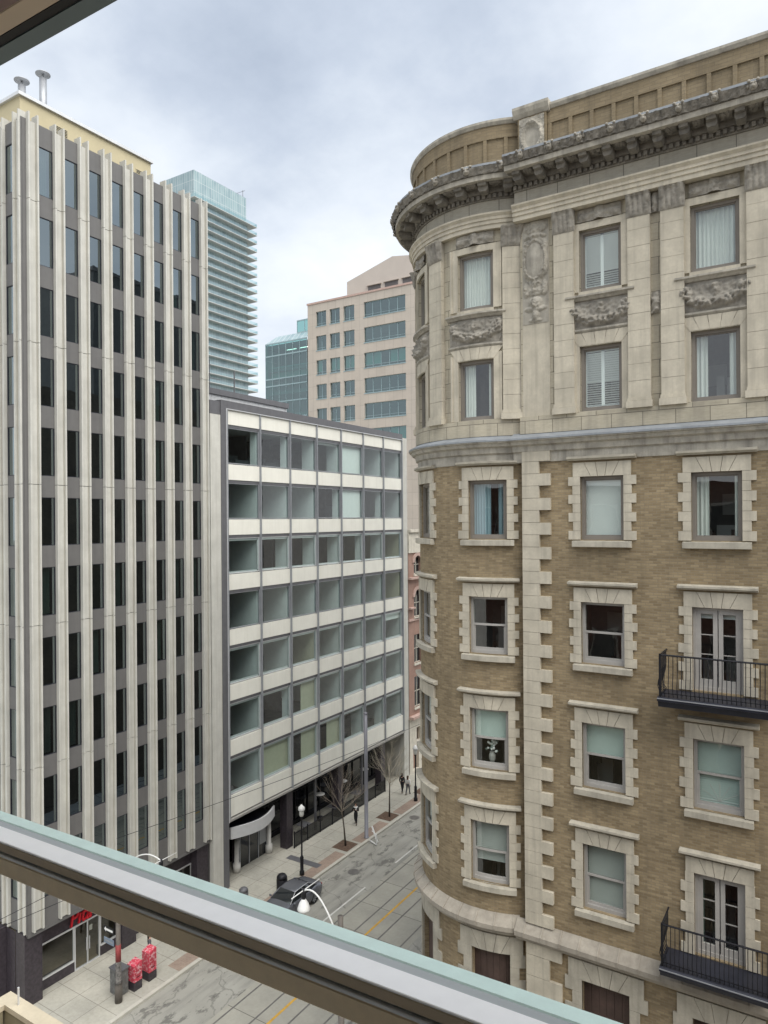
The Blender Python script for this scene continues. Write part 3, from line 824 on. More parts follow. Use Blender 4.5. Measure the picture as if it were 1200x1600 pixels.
# --- entablature and main cornice
def egg(u, p, a): return a * abs(math.sin(PI * u / p))
for mp, cur, a, b in ((flat2, False, -8.0, FL1), (rnd2, True, U0, RR * rad(28))):
    mb = MB(mp, cur)
    mb.sweep(a, b, [(-.05, 33.6), (.20, 33.6), (.20, 33.73), (.24, 33.74), (.24, 33.85), (.28, 33.86), (.28, 33.94), (.36, 34.01), (.36, 34.06), (.08, 34.10), (-.05, 34.10)])
    mb.build('architrave', M['stone'], BLD)
    mb = MB(mp, cur); mb.sweep(a, b, [(-.05, 34.10), (.075, 34.10), (.075, 34.52), (-.05, 34.52)]); mb.build('frieze', M['frieze'], BLD)
    mb = MB(mp, cur)   # bed mould, dentils, modillions
    mb.sweep(a, b, [(-.05, 34.52), (.12, 34.52), (.14, 34.55), (.14, 34.68), (.24, 34.71), (.26, 34.86), (.80, 34.88), (.80, 34.94), (-.05, 34.94)])
    u = a
    while u < b - .1:
        mb.box(u + .03, u + .125, .13, .225, 34.555, 34.675); u += .165
    u = a + .3; k = 0
    while u < b - .2:
        mb.prism([(0, 0)] * 0 or [(u - .13, 34.87), (u - .13, 34.70), (u - .09, 34.63), (u + .09, 34.63), (u + .13, 34.70), (u + .13, 34.87)], .25, .62); mb.prism([(u - .11, 34.87), (u - .11, 34.76), (u + .11, 34.76), (u + .11, 34.87)], .62, .76)
        for s in (-.3, .3):
            r0 = relief(k + s)
            mb.ball((u + .33 + s * .22, .52, 34.86), (.11, .2, .06), 8, 4, .5)
        u += .66; k += 1
    mb.build('dentil_course', M['soot'], BLD)
    mb = MB(mp, cur); mb.sweep(a, b, [(.70, 34.86), (.88, 34.86), (.89, 35.0), (.70, 35.0)]); mb.build('corona', M['soot_light'], BLD)
    mb = MB(mp, cur)   # ornate gutter moulding with carved leaf tongues
    mb.sweep(a, b, [(.0, 35.0), (.885, 35.0), (.90, 35.06), (.95, 35.12), (1.0, 35.22), (1.0, 35.26), (0, 35.30)])
    rl = relief(a)
    mb.grid(a, b, 35.01, 35.21, lambda x, z: .89 + .11 * ((z - 35.0) / .21) ** 1.3 + .05 * abs(math.sin(x * 14)) + rl(x, z) * .7, .035)
    mb.build('cornice', M['soot'], BLD)
    mb = MB(mp, cur); mb.sweep(a, b, [(.0, 35.335), (.99, 35.285), (1.03, 35.29), (1.03, 35.225), (1.005, 35.225), (1.0, 35.265), (.0, 35.305)]); mb.build('gutter', M['lead'], BLD)
    u = a + .55
    while u < b - .3:      # lion masks
        lm = MB(mp, False)
        lm.ball((u, .99, 35.16), (.10, .08, .115), 10, 7, .18); lm.ball((u, 1.06, 35.12), (.05, .05, .045), 8, 5)
        for s in (-1, 1): lm.ball((u + s * .1, 1.03, 35.27), .045, 6, 4); lm.ball((u + s * .045, 1.085, 35.2), .022, 6, 4)
        for k in range(9):
            t = PI * (k / 8) ; lm.ball((u + .125 * math.cos(t), .985, 35.16 + .13 * math.sin(t)), .042, 6, 4, .4)
        lm.build('lion_mask', M['carved'], BLD, True); u += .86
# --- parapet
def parapet(mp, cur, a, b, zt, dd):
    mb = MB(mp, cur); z0 = 35.25
    mb.box(a, b, dd - .3, dd, z0, zt)
    u = a + .12
    while u + .5 < b:
        mb.box(u - .11, u, dd, dd + .055, z0, zt - .5); u += .62
    mb.box(a, b, dd, dd + .06, zt - .5, zt - .1); mb.box(a, b, dd, dd + .05, z0, z0 + .3)
    mb.build('parapet', M['parapet_brick'], BLD)
    c = MB(mp, cur); c.sweep(a, b, [(dd - .35, zt - .1), (dd + .1, zt - .1), (dd + .16, zt - .02), (dd + .16, zt + .05), (dd - .35, zt + .06)]); c.build('parapet_coping', M['soot_light'], BLD)
parapet(flat2, False, -6.95, FL1, 36.86, -.02)
parapet(rnd, True, U0, RR * rad(32), 36.88, .1)
pr = MB(flat2); pr.box(-7.85, -6.96, -.6, .12, 35.2, 36.7); pr.m = 1
pr.sweep(-7.98, -6.86, [(-.7, 36.7), (.14, 36.7), (.22, 36.8), (.27, 36.92), (.27, 37.0), (-.7, 37.02)])
rl = relief(77)
pr.m = 2
pr.grid(-7.8, -7.02, 35.4, 36.66, lambda u, z: .125 + max(0, 1 - abs(math.hypot((u + 7.41) / .3, (z - 36.05) / .42) - 1) / .3) * .13 * (.7 + .6 * abs(H3(u, z, 14, 2))) + rl(u, z) * .6 * (1 if abs(u + 7.41) > .27 or z > 36.42 or z < 35.62 else 0), .026)
pr.build('parapet_pier', [M['parapet_brick'], M['soot_light'], M['soot_light']], BLD)

# --- balconies
def balcony(uc, zf):
    B = MB(flat); w, dp = 1.34, 1.0
    B.sweep(uc - w, uc + w, [(0, zf), (dp, zf), (dp + .06, zf - .03), (dp + .06, zf - .1), (dp - .04, zf - .13), (dp - .1, zf - .28), (0, zf - .3)])
    b = B.build('balcony', M['navy'], BLD)
    e = MB(flat); e.box(uc - w, uc + w, dp + .06, dp + .075, zf - .045, zf - .02); e.build('balcony_edge', M['alu'], b)
    r = MB(flat); zt = zf + 1.1; w2 = w - .06; d2 = dp - .06
    r.tube([(uc - w2, 0, zt), (uc - w2, d2, zt), (uc - w2 + .001, d2, zt)], .022); r.tube([(uc - w2 - .02, d2, zt), (uc + w2 + .02, d2, zt)], .026); r.tube([(uc + w2, 0, zt), (uc + w2, d2, zt)], .022)
    r.tube([(uc - w2, d2, zf + .1), (uc + w2, d2, zf + .1)], .014)
    for s in (-1, 1): r.box(uc + s * w2 - .028, uc + s * w2 + .028, d2 - .028, d2 + .028, zf, zt + .03)
    def bal(u, d, ox, oy):
        pts = [(0, 1.1), (0, .7), (.02, .55), (.07, .38), (.085, .26), (.05, .14), (0, .06), (0, 0)]
        r.tube([(u + ox * k, d + oy * k, zf + h) for k, h in pts], .0105, 5, False)
    n = 24
    for i in range(1, n): bal(uc - w2 + 2 * w2 * i / n, d2, 0, 1)
    for i in range(1, 8):
        for s in (-1, 1): bal(uc + s * w2, d2 * i / 8, s, 0)
    r.build('railing', M['iron'], b)
balcony(C2, 19.85); balcony(C2, 12.72)

# ------------------------------------------------------------------ finned office tower (left)
TX = -34.0; TY0 = 20.25
TWR = thing('office_tower', 'tall office tower with pale concrete fins and narrow dark windows', 'building', (-38, 26.5, 0))
P0, PP, PWD = 20.66, 1.4525, .56
wtops = [7.75 + 3.62 * k for k in range(11)]
ZTOP = 45.05
def south(u, d, z): return (u, TY0 + .05 - d, z)      # u = x, outward -y
def east(u, d, z): return (TX + d, u, z)              # u = y, outward +x
gaps = [(P0 + PP * k + PWD, P0 + PP * (k + 1)) for k in range(8)]
sgaps = [(-35.69 - PP * k, -34.80 - PP * k) for k in range(6)]
mb = MB(east); 
holes = [(a, b, t - 2.5, t) for a, b in gaps for t in wtops]
mb.wall(P0 - .3, P0 + 8 * PP + PWD, 3.7, ZTOP, holes, .12, -.22)
mb.box(P0 - .2, P0 + 8 * PP + PWD, -.9, -.2, 3.55, 3.7)
ms_ = MB(south); sh = [(a, b, t - 2.5, t) for a, b in sgaps for t in wtops]
ms_.wall(-44.5, -34.2, 3.7, ZTOP, sh, .12, -.14); mb.v += ms_.v; mb.f += [[i + len(mb.v) - len(ms_.v) for i in f] for f in ms_.f]; mb.uv += ms_.uv; mb.mi += ms_.mi
mb.build('wall', M['spandrel'], TWR)
mb = MB(); mb.box(-44.5, -34.5, TY0 + .5, 32.9, ZTOP - .1, ZTOP); mb.build('roof', M['slate'], TWR)
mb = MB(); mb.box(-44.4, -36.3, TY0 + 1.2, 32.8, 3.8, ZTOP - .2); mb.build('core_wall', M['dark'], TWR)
mb = MB(); mb.face([(-44.5, 32.9, 0), (-34.3, 32.9, 0), (-34.3, 32.9, ZTOP), (-44.5, 32.9, ZTOP)]); mb.build('party_wall', M['spandrel'], TWR)
segs = [3.8 + .01] + [12.05, 19.3, 26.52, 33.76, 41.0] + [45.0]
def pier_mesh(z0):
    m = MB(east); w = PWD
    for i, (a, b) in enumerate(zip([z0] + segs[1:], segs[1:])):
        top = i == len(segs) - 2
        bb = b - (.03 if not top else 0)
        m.m = 0; m.box(.085, w - .085, -.5, -.15, a, bb)
        m.m = 0; m.box(0, .085, -.5, 0, a, bb + (.38 if top else 0)); m.box(w - .085, w, -.5, 0, a, bb + (.38 if top else 0))
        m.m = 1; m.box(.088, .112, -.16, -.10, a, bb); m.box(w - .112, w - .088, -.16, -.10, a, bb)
    return m
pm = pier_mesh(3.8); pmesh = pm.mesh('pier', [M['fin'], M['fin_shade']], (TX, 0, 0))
for k in range(9): place('pier', pmesh, TWR, (TX, P0 + PP * k, 0))
for k in range(4):
    o = place('pier', pmesh, TWR, (-34.0 - PP * k - .0, TY0, 0)); o.rotation_euler = (0, 0, -PI / 2); o.location = Vector((-34.80 - PP * k, TY0 + .02, 0)) - root_loc(TWR)
# corner return panel
# windows (two glass kinds), frame > pane, some with curtains
def tower_window(gm, cur):
    a, b = 0, PP - PWD
    f = MB(lambda u, d, z: (d, u, z)); t = .035
    f.box(a, a + t, -.1, -.02, 0, 2.5); f.box(b - t, b, -.1, -.02, 0, 2.5); f.box(a + t, b - t, -.1, -.02, 0, t); f.box(a + t, b - t, -.1, -.02, 2.5 - t, 2.5)
    p = MB(lambda u, d, z: (d, u, z)); p.face([(a + t, -.05, t), (b - t, -.05, t), (b - t, -.05, 2.5 - t), (a + t, -.05, 2.5 - t)])
    c = None
    if cur:
        c = MB(lambda u, d, z: (d, u, z)); curtain_sheet(c, a + .02 + cur[0], a + .02 + cur[1], .05, 2.45, -.32, .035, .13); c = c.mesh('curtain', M['curtain_green'])
    return f.mesh('window', M['navy']), p.mesh('pane', M[gm]), c
kinds = [tower_window('coat', None), tower_window('coat_b', None), tower_window('coat', (.0, .3)), tower_window('coat', (.25, .7)), tower_window('coat_b', (0, .7))]
rw = random.Random(5)
for a, b in gaps:
    for t in wtops:
        k = kinds[rw.choice((0, 0, 1, 1, 1, 1, 2, 3, 4))]
        o = place('window', k[0], TWR, (TX - .22, a, t - 2.5)); pch = place('pane', k[1], o, (TX - .22, a, t - 2.5))
        if k[2]: place('curtain', k[2], o, (TX - .22, a, t - 2.5))
a, b = sgaps[0]
for t in wtops:
    k = kinds[1]
    o = place('window', k[0], TWR, (b, TY0 + .19, t - 2.5)); p = place('pane', k[1], o, (b, TY0 + .19, t - 2.5))
    o.rotation_euler = (0, 0, -PI / 2); o.location = Vector((a, TY0 + .19, t - 2.5)) - root_loc(TWR)
    o.location.x = a + .0 - root_loc(TWR).x
    p.location = (0, 0, 0)
# penthouse
mb = MB(); mb.box(-43.5, -35.0, 20.82, 29.12, ZTOP - .1, 46.55); mb.build('penthouse', M['beige'], TWR)
mb = MB(); mb.box(-43.7, -34.86, 20.68, 29.22, 46.55, 46.72); mb.build('penthouse_coping', M['alu_light'], TWR)
for y0, y1, z0, z1 in ((22.8, 23.16, 45.5, 45.95), (23.28, 23.5, 45.5, 45.92), (28.0, 28.45, 45.5, 45.8)):
    m = MB(east); m.m = 0; m.box(y0, y1, -1.02, -.97, z0, z1); m.m = 1
    z = z0 + .04
    while z < z1 - .03: m.box(y0 + .03, y1 - .03, -.975, -.955, z, z + .035); z += .085
    m.build('louvre_vent', [M['beige'], M['black']], TWR)
for y, x, zt in ((23.68, -37.5, 49.75), (22.43, -37.5, 48.72)):
    m = MB(); m.lathe((x, y, 46.6), [(.2, 0), (.2, zt - 46.6)], 14); m.lathe((x, y, zt), [(.06, 0), (.06, .26)], 8)
    m.lathe((x, y, zt + .22), [(.40, 0), (.40, .05), (.1, .22)], 18); m.build('flue_pipe', M['alu'], TWR, True)
# street level: pillars, shopfront, letters
for y in (20.85, 26.66, 32.35):
    m = MB(); m.box(-35.15, -34.35, y - .5, y + .45, 0, 3.72); m.build('pillar', M['granite'], TWR)
m = MB(); m.box(-36.0, -34.95, 21.3, 32.0, 2.46, 3.68); m.box(-35.25, -34.93, 21.3, 23.5, 0, .55); m.box(-35.25, -34.93, 25.1, 32.0, 0, .55); m.build('shop_fascia', M['granite'], TWR)
m = MB()
for a, b in ((21.32, 23.5), (25.12, 28.0), (28.05, 31.9)):
    m.box(-35.02, -34.9, a, b, .55, .63); m.box(-35.02, -34.92, a, a + .06, .63, 2.4); m.box(-35.02, -34.92, b - .06, b, .63, 2.4)
m.box(-35.02, -34.9, 21.32, 31.9, 2.38, 2.46); m.box(-35.02, -34.92, 23.52, 23.58, .02, 2.38); m.box(-35.02, -34.92, 24.3, 24.36, .02, 2.38); m.box(-35.02, -34.92, 25.04, 25.1, .02, 2.38); m.box(-35.02, -34.9, 23.52, 25.1, .0, .06)
m.box(-34.93, -34.88, 24.22, 24.25, .8, 1.5); m.box(-34.93, -34.88, 24.41, 24.44, .8, 1.5)
SF = m.build('shopfront', M['alu_light'], TWR)
for a, b, c in ((21.38, 23.44, .63), (23.58, 25.04, .06), (25.18, 27.94, .63), (28.11, 31.84, .63)):
    g = MB(); g.face([(-34.96, a, c), (-34.96, b, c), (-34.96, b, 2.38), (-34.96, a, 2.38)]); g.build('pane', M['shop_glass'], SF)
m = MB(); m.face([(-34.965, 24.45, 1.75), (-34.965, 24.65, 1.75), (-34.965, 24.65, 2.05), (-34.965, 24.45, 2.05)]); m.build('door_notice', M['white'], SF)
m = MB(); X0 = -40
for q in ([(X0, 20.4, .03), (-35, 20.4, .03), (-35, 32.8, .03), (X0, 32.8, .03)], [(X0, 20.4, 3.5), (-35, 20.4, 3.5), (-35, 32.8, 3.5), (X0, 32.8, 3.5)], [(X0, 20.4, .03), (X0, 32.8, .03), (X0, 32.8, 3.5), (X0, 20.4, 3.5)]): m.face(q)
m.build('shop_interior', M['shop_in'], TWR)
m = MB(); m.box(-40, -36.0, 19.9, 20.35, 0, 3.7); m.face([(-35.2, 20.36, .03), (-44.5, 20.36, .03), (-44.5, 20.36, 3.7), (-35.2, 20.36, 3.7)]); m.build('side_shopfront', M['granite'], TWR)
def letters(name, text, size, mat, parent, loc, rot, extrude=.05, shear=0, sc=(1, 1, 1), offset=0.0):
    fc = bpy.data.curves.new(name, 'FONT'); fc.body = text; fc.size = size; fc.shear = shear; fc.extrude = extrude; fc.offset = offset
    fo = bpy.data.objects.new(name, fc); COL.objects.link(fo)
    bpy.context.view_layer.update()
    me = bpy.data.meshes.new_from_object(fo.evaluated_get(bpy.context.evaluated_depsgraph_get()))
    bpy.data.objects.remove(fo); me.materials.clear(); me.materials.append(mat)
    me.transform(Matrix.Diagonal((sc[0], sc[1], sc[2], 1)))
    o = place(name, me, parent, loc); o.rotation_euler = rot; return o
letters('sign_letters', 'Pita', 1.15, M['sign_red'], TWR, (-34.84, 23.15, 2.58), (PI / 2, 0, PI / 2), .05, .25, (.8, 1.0, 1), .008)

# ------------------------------------------------------------------ modernist block
MOD = thing('office_block', 'seven storey office block with cream panels and a grid of wide windows', 'building', (-38, 46, 0))
BY, BP, NB = 34.45, 3.29, 7
sills = [28.43 - 3.73 * k for k in range(7)]
heads = [31.06 - 3.73 * k for k in range(7)]
DB = -5.0
bay = lambda k: BY + BP * k
# spandrel panels share meshes
def panel_mesh(h, lip):
    m = MB(east); m.box(.06, BP - .06, -.25, -.06, 0, h)
    if lip: m.m = 1; m.box(.06, BP - .06, -.3, -.1, -.2, 0)
    return m.mesh('spandrel_panel', [M['panel'], M['slate']], (TX, 0, 0))
p_top = panel_mesh(1.0, True); p_mid = panel_mesh(1.05, True); p_low = panel_mesh(1.4, False)
for k in range(NB):
    y = bay(k)
    place('spandrel_panel', p_top, MOD, (TX, y, 31.06))
    for j in range(6): place('spandrel_panel', p_mid, MOD, (TX, y, sills[j] - 1.1))
    place('spandrel_panel', p_low, MOD, (TX, y, sills[6] - 1.45))
for k in range(NB + 1):
    m = MB(east); y = bay(k); m.box(y - .055, y + .055, -.22, .05, 4.35, 32.05); m.box(y - .02, y + .02, .05, .08, 4.35, 32.05); m.build('mullion', M['alu'], MOD)
# windows with thin frames
def mod_window(inner):
    a, b, t, h = .06, BP - .06, .05, 2.42
    f = MB(east); f.box(a, a + t, -.22, -.12, 0, h); f.box(b - t, b, -.22, -.12, 0, h); f.box(a + t, b - t, -.22, -.12, 0, .06); f.box(a + t, b - t, -.22, -.12, h - t, h)
    if inner:
        f.box(a + t, a + t + .09, -.30, -.19, .06, h - t); f.box(b - t - .09, b - t, -.30, -.19, .06, h - t); f.box(a + t + .09, b - t - .09, -.30, -.19, h - .2, h - t); f.box(a + t, b - t, -.34, -.19, .06, .14)
    p = MB(east); p.face([(a + t, -.165, .06), (b - t, -.165, .06), (b - t, -.165, h - t), (a + t, -.165, h - t)])
    return f.mesh('window', M['alu_light' if inner else 'alu'], (TX, 0, 0)), p.mesh('pane', M['office_glass'], (TX, 0, 0))
roll = {(0, 3): .35, (1, 0): .16, (1, 2): .2, (3, 0): .18, (3, 1): .2, (3, 2): .15, (4, 3): .2, (2, 5): .3, (5, 4): .5, (4, 6): .8, (0, 1): .2}
wA, wB = mod_window(False), mod_window(True)
for j in range(7):
    for k in range(NB):
        w = wA if j < 2 or (j == 3) else wB
        o = place('window', w[0], MOD, (TX, bay(k), sills[j])); place('pane', w[1], o, (TX, bay(k), sills[j]))
        if (j, k) in roll:
            c = MB(east); zb = heads[j] - .1 - roll[(j, k)]; c.face([(bay(k) + .1, -.36, zb), (bay(k + 1) - .1, -.36, zb), (bay(k + 1) - .1, -.36, heads[j]), (bay(k) + .1, -.36, heads[j])]); c.build('roller_blind', M['blind'], o)
        if (j, k) == (1, 4):
            c = MB(east); c.face([(bay(k) + .1, -.3, sills[j]), (bay(k + 1) - .1, -.3, sills[j]), (bay(k + 1) - .1, -.3, heads[j]), (bay(k) + .1, -.3, heads[j])]); c.build('blind', M['blind'], o)
        elif (j, k) in ((6, 1), (5, 2), (6, 2), (6, 3), (0, 4)):
            c = MB(east); x0 = bay(k) + .12 if (j, k) in ((6, 1), (0, 4)) else bay(k) + 1.5; u = x0
            while u < bay(k + 1) - .15:
                c.box(u, u + .11, -.42, -.36, sills[j] + .1, heads[j] - .2); u += .125
            c.build('vertical_blind', M['plaster_b' if (j, k) != (0, 4) else 'blind'], o)
# interiors: floors, ceilings, partitions and columns
m = MB(); rp = random.Random(3)
full = {(0, 4), (0, 5), (0, 6), (1, 0), (1, 1), (1, 2), (2, 0), (3, 0), (3, 1), (3, 3), (3, 5), (4, 0), (4, 1), (4, 2), (4, 3), (4, 5), (5, 0), (5, 3), (5, 5), (6, 0), (3, 2), (4, 4), (5, 4), (3, 4)}
for j in range(7):
    zf, zc = sills[j] - .85, heads[j] + .15
    y0, y1 = bay(0), bay(7)
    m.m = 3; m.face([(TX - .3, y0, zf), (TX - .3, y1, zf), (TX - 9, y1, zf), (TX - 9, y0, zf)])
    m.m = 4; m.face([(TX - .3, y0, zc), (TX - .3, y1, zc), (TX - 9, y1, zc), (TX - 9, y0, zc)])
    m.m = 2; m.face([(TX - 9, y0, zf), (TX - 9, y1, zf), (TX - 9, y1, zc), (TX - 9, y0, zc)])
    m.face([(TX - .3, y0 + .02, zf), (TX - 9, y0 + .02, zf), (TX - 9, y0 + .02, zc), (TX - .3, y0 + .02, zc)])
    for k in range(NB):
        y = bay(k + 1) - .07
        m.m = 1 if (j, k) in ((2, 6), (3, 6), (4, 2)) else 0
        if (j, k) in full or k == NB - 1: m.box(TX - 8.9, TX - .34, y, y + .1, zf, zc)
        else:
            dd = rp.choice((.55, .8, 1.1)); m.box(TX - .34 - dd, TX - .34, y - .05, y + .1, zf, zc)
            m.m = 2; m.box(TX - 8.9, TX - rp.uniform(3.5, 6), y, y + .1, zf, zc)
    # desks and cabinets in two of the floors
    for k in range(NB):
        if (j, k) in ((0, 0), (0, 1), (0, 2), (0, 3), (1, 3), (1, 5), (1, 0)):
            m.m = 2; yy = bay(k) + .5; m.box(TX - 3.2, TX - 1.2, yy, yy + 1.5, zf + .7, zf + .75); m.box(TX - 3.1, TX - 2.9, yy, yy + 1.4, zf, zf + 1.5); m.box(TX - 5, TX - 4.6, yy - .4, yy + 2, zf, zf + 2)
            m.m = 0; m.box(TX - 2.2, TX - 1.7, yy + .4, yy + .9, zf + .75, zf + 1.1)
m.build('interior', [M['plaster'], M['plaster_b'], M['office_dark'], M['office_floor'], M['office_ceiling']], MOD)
m = MB()   # structural mass: slabs between floors, back and ends
m.box(-48, TX - 9.02, 33.0, 58.5, 3.9, 32.3)
for j in range(6): m.box(TX - 9, TX - .26, bay(0), bay(7), heads[j + 1] + .16, sills[j] - .86)
m.box(TX - 9, TX - .26, bay(0), bay(7), heads[0] + .16, 32.2); m.box(TX - 9, TX - .3, bay(0), bay(7), 4.4, sills[6] - .86)
m.build('structure_mass', M['soffit'], MOD)
m = MB(); m.box(TX - 9, TX + .02, 33.88, 34.36, 0, 32.62); m.box(TX - 9, TX + .03, 34.36, 57.55, 32.1, 32.62); m.build('frame', M['slate'], MOD)
m = MB(); m.box(TX - .2, TX + .06, 34.355, 34.40, 4.3, 32.1); m.box(TX - .2, TX + .06, 34.40, 57.5, 32.05, 32.1); m.build('frame_edge', M['alu_light'], MOD)
m = MB(); m.box(TX - 9, TX - .02, 32.95, 33.87, 0, 31.6); m.m = 1; m.box(TX - 9, TX - .05, 32.95, 33.87, 31.62, 32.5); m.build('side_pier', [M['fin'], M['slate']], MOD)
m = MB(); m.box(TX - 9, TX - .02, 57.56, 58.45, 0, 32.3); m.build('end_pier', M['fin'], MOD)
m = MB(); m.box(TX - 9, TX + .1, 34.4, 57.5, 4.36, 4.5); m.box(TX - 9, TX - .3, 33.9, 57.5, 4.2, 4.36); m.build('soffit', M['soffit'], MOD)
m = MB(); m.box(-47, -34.1, 33.2, 57.4, 32.3, 32.45); m.build('roof', M['slate'], MOD)
m = MB(); m.box(-42, -37.0, 33.5, 44.25, 32.45, 33.62)
u = 33.6
while u < 44.2: m.box(-37.0, -36.96, u, u + .05, 32.45, 33.6); u += .14
m.m = 1; m.box(-42.1, -36.85, 33.4, 44.35, 33.62, 34.02); m.build('roof_screen', [M['alu_light'], M['slate']], MOD)
m = MB(); m.tube([(-37.6, 36.4, 34.0), (-37.6, 36.4, 36.2)], .03); m.tube([(-37.6, 36.0, 34.9), (-37.6, 37.4, 34.9)], .025); m.build('roof_mast', M['slate'], MOD); m = MB(); m.tube([(-37.6, 38.9, 34.0), (-37.6, 38.9, 35.8)], .05); m.build('vent_pipe', M['slate'], MOD)
# ground floor: dark glazing, columns, entrance
m = MB(); m.face([(-36.6, 33.9, 0), (-36.6, 57.6, 0), (-36.6, 57.6, 4.3), (-36.6, 33.9, 4.3)]); m.build('ground_glazing', M['dark_glass'], MOD)
m = MB(); y = 34.5
while y < 57.5: m.box(-36.6, -36.5, y, y + .07, 0, 4.25); y += 1.64
m.box(-36.6, -36.5, 33.9, 57.5, 2.6, 2.68); m.box(-36.6, -36.45, 33.9, 57.5, 0, .3); m.build('glazing_bars', M['iron'], MOD)
for y in (40.95, 47.5, 54.1): 
    m = MB(); m.box(-34.85, -34.2, y - .4, y + .3, 0, 4.2); m.build('column', M['granite'], MOD)
for y in (44.3, 50.9): 
    m = MB(); m.box(-34.5, -34.35, y - .07, y + .07, 0, 4.2); m.build('steel_post', M['slate'], MOD)
# entrance canopy with a bowed white fascia
m = MB(); n = 16; front = []
for i in range(n + 1):
    t = i / n; front.append((-34.15 + .7 * math.sin(PI * t), 34.7 + 4.45 * t))
m.m = 0
for (a, b) in zip(front, front[1:]):
    m.face([(a[0], a[1], 3.02), (b[0], b[1], 3.02), (b[0], b[1], 3.8), (a[0], a[1], 3.8)])
    m.face([(a[0] - .12, a[1], 3.02), (b[0] - .12, b[1], 3.02), (b[0] - .12, b[1], 3.8), (a[0] - .12, a[1], 3.8)])
    m.face([(a[0] - .12, a[1], 3.8), (b[0] - .12, b[1], 3.8), (b[0], b[1], 3.8), (a[0], a[1], 3.8)])
m.face([(front[0][0], front[0][1], 3.02), (-36, front[0][1], 3.02), (-36, front[0][1], 3.8), (front[0][0], front[0][1], 3.8)])
m.m = 1; m.plan([(-36.4, 34.75)] + [(p[0] - .13, p[1]) for p in front] + [(-36.4, 39.35)], 3.1, 3.35)
m.build('entrance_canopy', [M['alu_light'], M['navy']], MOD)
for y in (36.15, 39.5):
    m = MB(); m.lathe((-35.05, y, 0), [(.27, 0), (.27, .6), (.17, .62), (.17, 3.1)], 16); m.build('entrance_column', M['column_white'], MOD, True)
m = MB()
for a in (36.6, 37.55, 38.5, 39.4): m.box(-35.25, -35.15, a - .04, a + .04, 0, 3.0)
m.box(-35.25, -35.15, 36.6, 39.4, 2.3, 2.38); m.box(-35.25, -35.13, 38.6, 39.3, .9, 2.2)
D = m.build('entrance_door', M['alu'], MOD)
m = MB(); m.face([(-35.2, 36.6, 0), (-35.2, 39.4, 0), (-35.2, 39.4, 3), (-35.2, 36.6, 3)]); m.build('pane', M['dark_glass'], D)
m = MB(); m.box(-35.6, -35.2, 36.25, 36.6, 0, 3.0); m.m = 1; m.box(-35.2, -35.17, 36.3, 36.55, 1.5, 2.0); m.m = 2; m.ball((-35.16, 36.42, 1.75), (.02, .1, .16)); m.build('entrance_panel', [M['granite'], M['white'], M['black']], MOD)

# ------------------------------------------------------------------ far buildings
CON = thing('condo_tower', 'distant glass condominium tower with stacked balcony slabs', 'building', (-195, 174, 0))
m = MB(); m.plan([(-215, 162), (-174, 162), (-174, 187), (-215, 187)], 0, 129.5); m.build('wall', M['condo_glass'], CON)
m = MB(); m.plan([(-190.5, 162.2), (-174.2, 162.2), (-174.2, 186.8), (-190.5, 186.8)], 129.5, 139.2); m.build('crown', M['crown_glass'], CON)
m = MB(); m.plan([(-190.2, 162.6), (-174.6, 162.6), (-174.6, 186.4), (-190.2, 186.4)], 139.2, 139.5); m.tube([(-175, 186, 139), (-175, 186, 142)], .08); m.tube([(-179, 186, 141.6), (-174, 186, 141.6)], .06); m.build('roof', M['slate'], CON)
ms1 = MB(); ms1.plan([(-212, 160.6), (-172.1, 160.6), (-172.1, 190.2), (-212, 190.2)], 0.05, .23); slab = ms1.mesh('balcony', M['slab'], (-195, 174, 0))
ms2 = MB()
for a, b in (((-172.2, 160.7), (-172.2, 190.1)), ((-172.2, 190.1), (-182, 190.1)), ((-172.2, 160.7), (-190, 160.7))):
    ms2.face([(a[0], a[1], .24), (b[0], b[1], .24), (b[0], b[1], 1.3), (a[0], a[1], 1.3)])
grd = ms2.mesh('guard', M['guard'], (-195, 174, 0))
for k in range(23):
    z = 129.3 - 2.95 * k
    o = place('balcony', slab, CON, (-195, 174, z)); place('guard', grd, o, (-195, 174, z))

PNK = thing('granite_office_building', 'pinkish granite office building with ribbon windows and a gabled roof wall', 'building', (-62, 105, 0))
def sx(x, d, z): return (x, 95 - d, z)
pitch = 4.1; rows_t = [59.72 - pitch * k for k in range(9)]
cols = [(-72.88, -70.75), (-70.02, -67.95), (-67.2, -65.03), (-63.16, -55.37), (-53.2, -48)]
m = MB(sx); m.wall(-74.68, -45, 0, 61.3, [(a, b, t - 2.45, t) for a, b in cols for t in rows_t], .35)
m.mp = None; m.face([(-74.68, 95, 0), (-74.68, 120, 0), (-74.68, 120, 61.3), (-74.68, 95, 61.3)]); m.face([(-45, 95, 0), (-45, 120, 0), (-45, 120, 61.3), (-45, 95, 61.3)])
m.face([(-74.68, 95, 61.3), (-45, 95, 61.3), (-45, 120, 61.3), (-74.68, 120, 61.3)]); m.build('wall', M['pink'], PNK)
m = MB(sx); m.box(-74.8, -45, 0, .12, 61.1, 61.4); m.build('coping', M['rose_stone'], PNK)
m = MB(sx); gz = [(-66.8, 61.3), (-66.8, 63.8), (-58.0, 66.3), (-53.3, 65.6), (-48, 63), (-48, 61.3)]
m.prism(gz, -8, -.5); m.build('gable', M['pink_plain'], PNK)
for a, b, z0, z1 in ((-62.6, -60.2, 61.55, 62.35), (-59.4, -56.95, 61.55, 62.4), (-56.1, -52.2, 61.5, 62.4)):
    m = MB(sx); m.box(a, b, -.55, -.46, z0, z1); m.m = 1; m.box(a - .2, b + .2, -.5, -.2, z1, z1 + .1); m.build('roof_vent', [M['vent_dark'], M['pink_plain']], PNK)
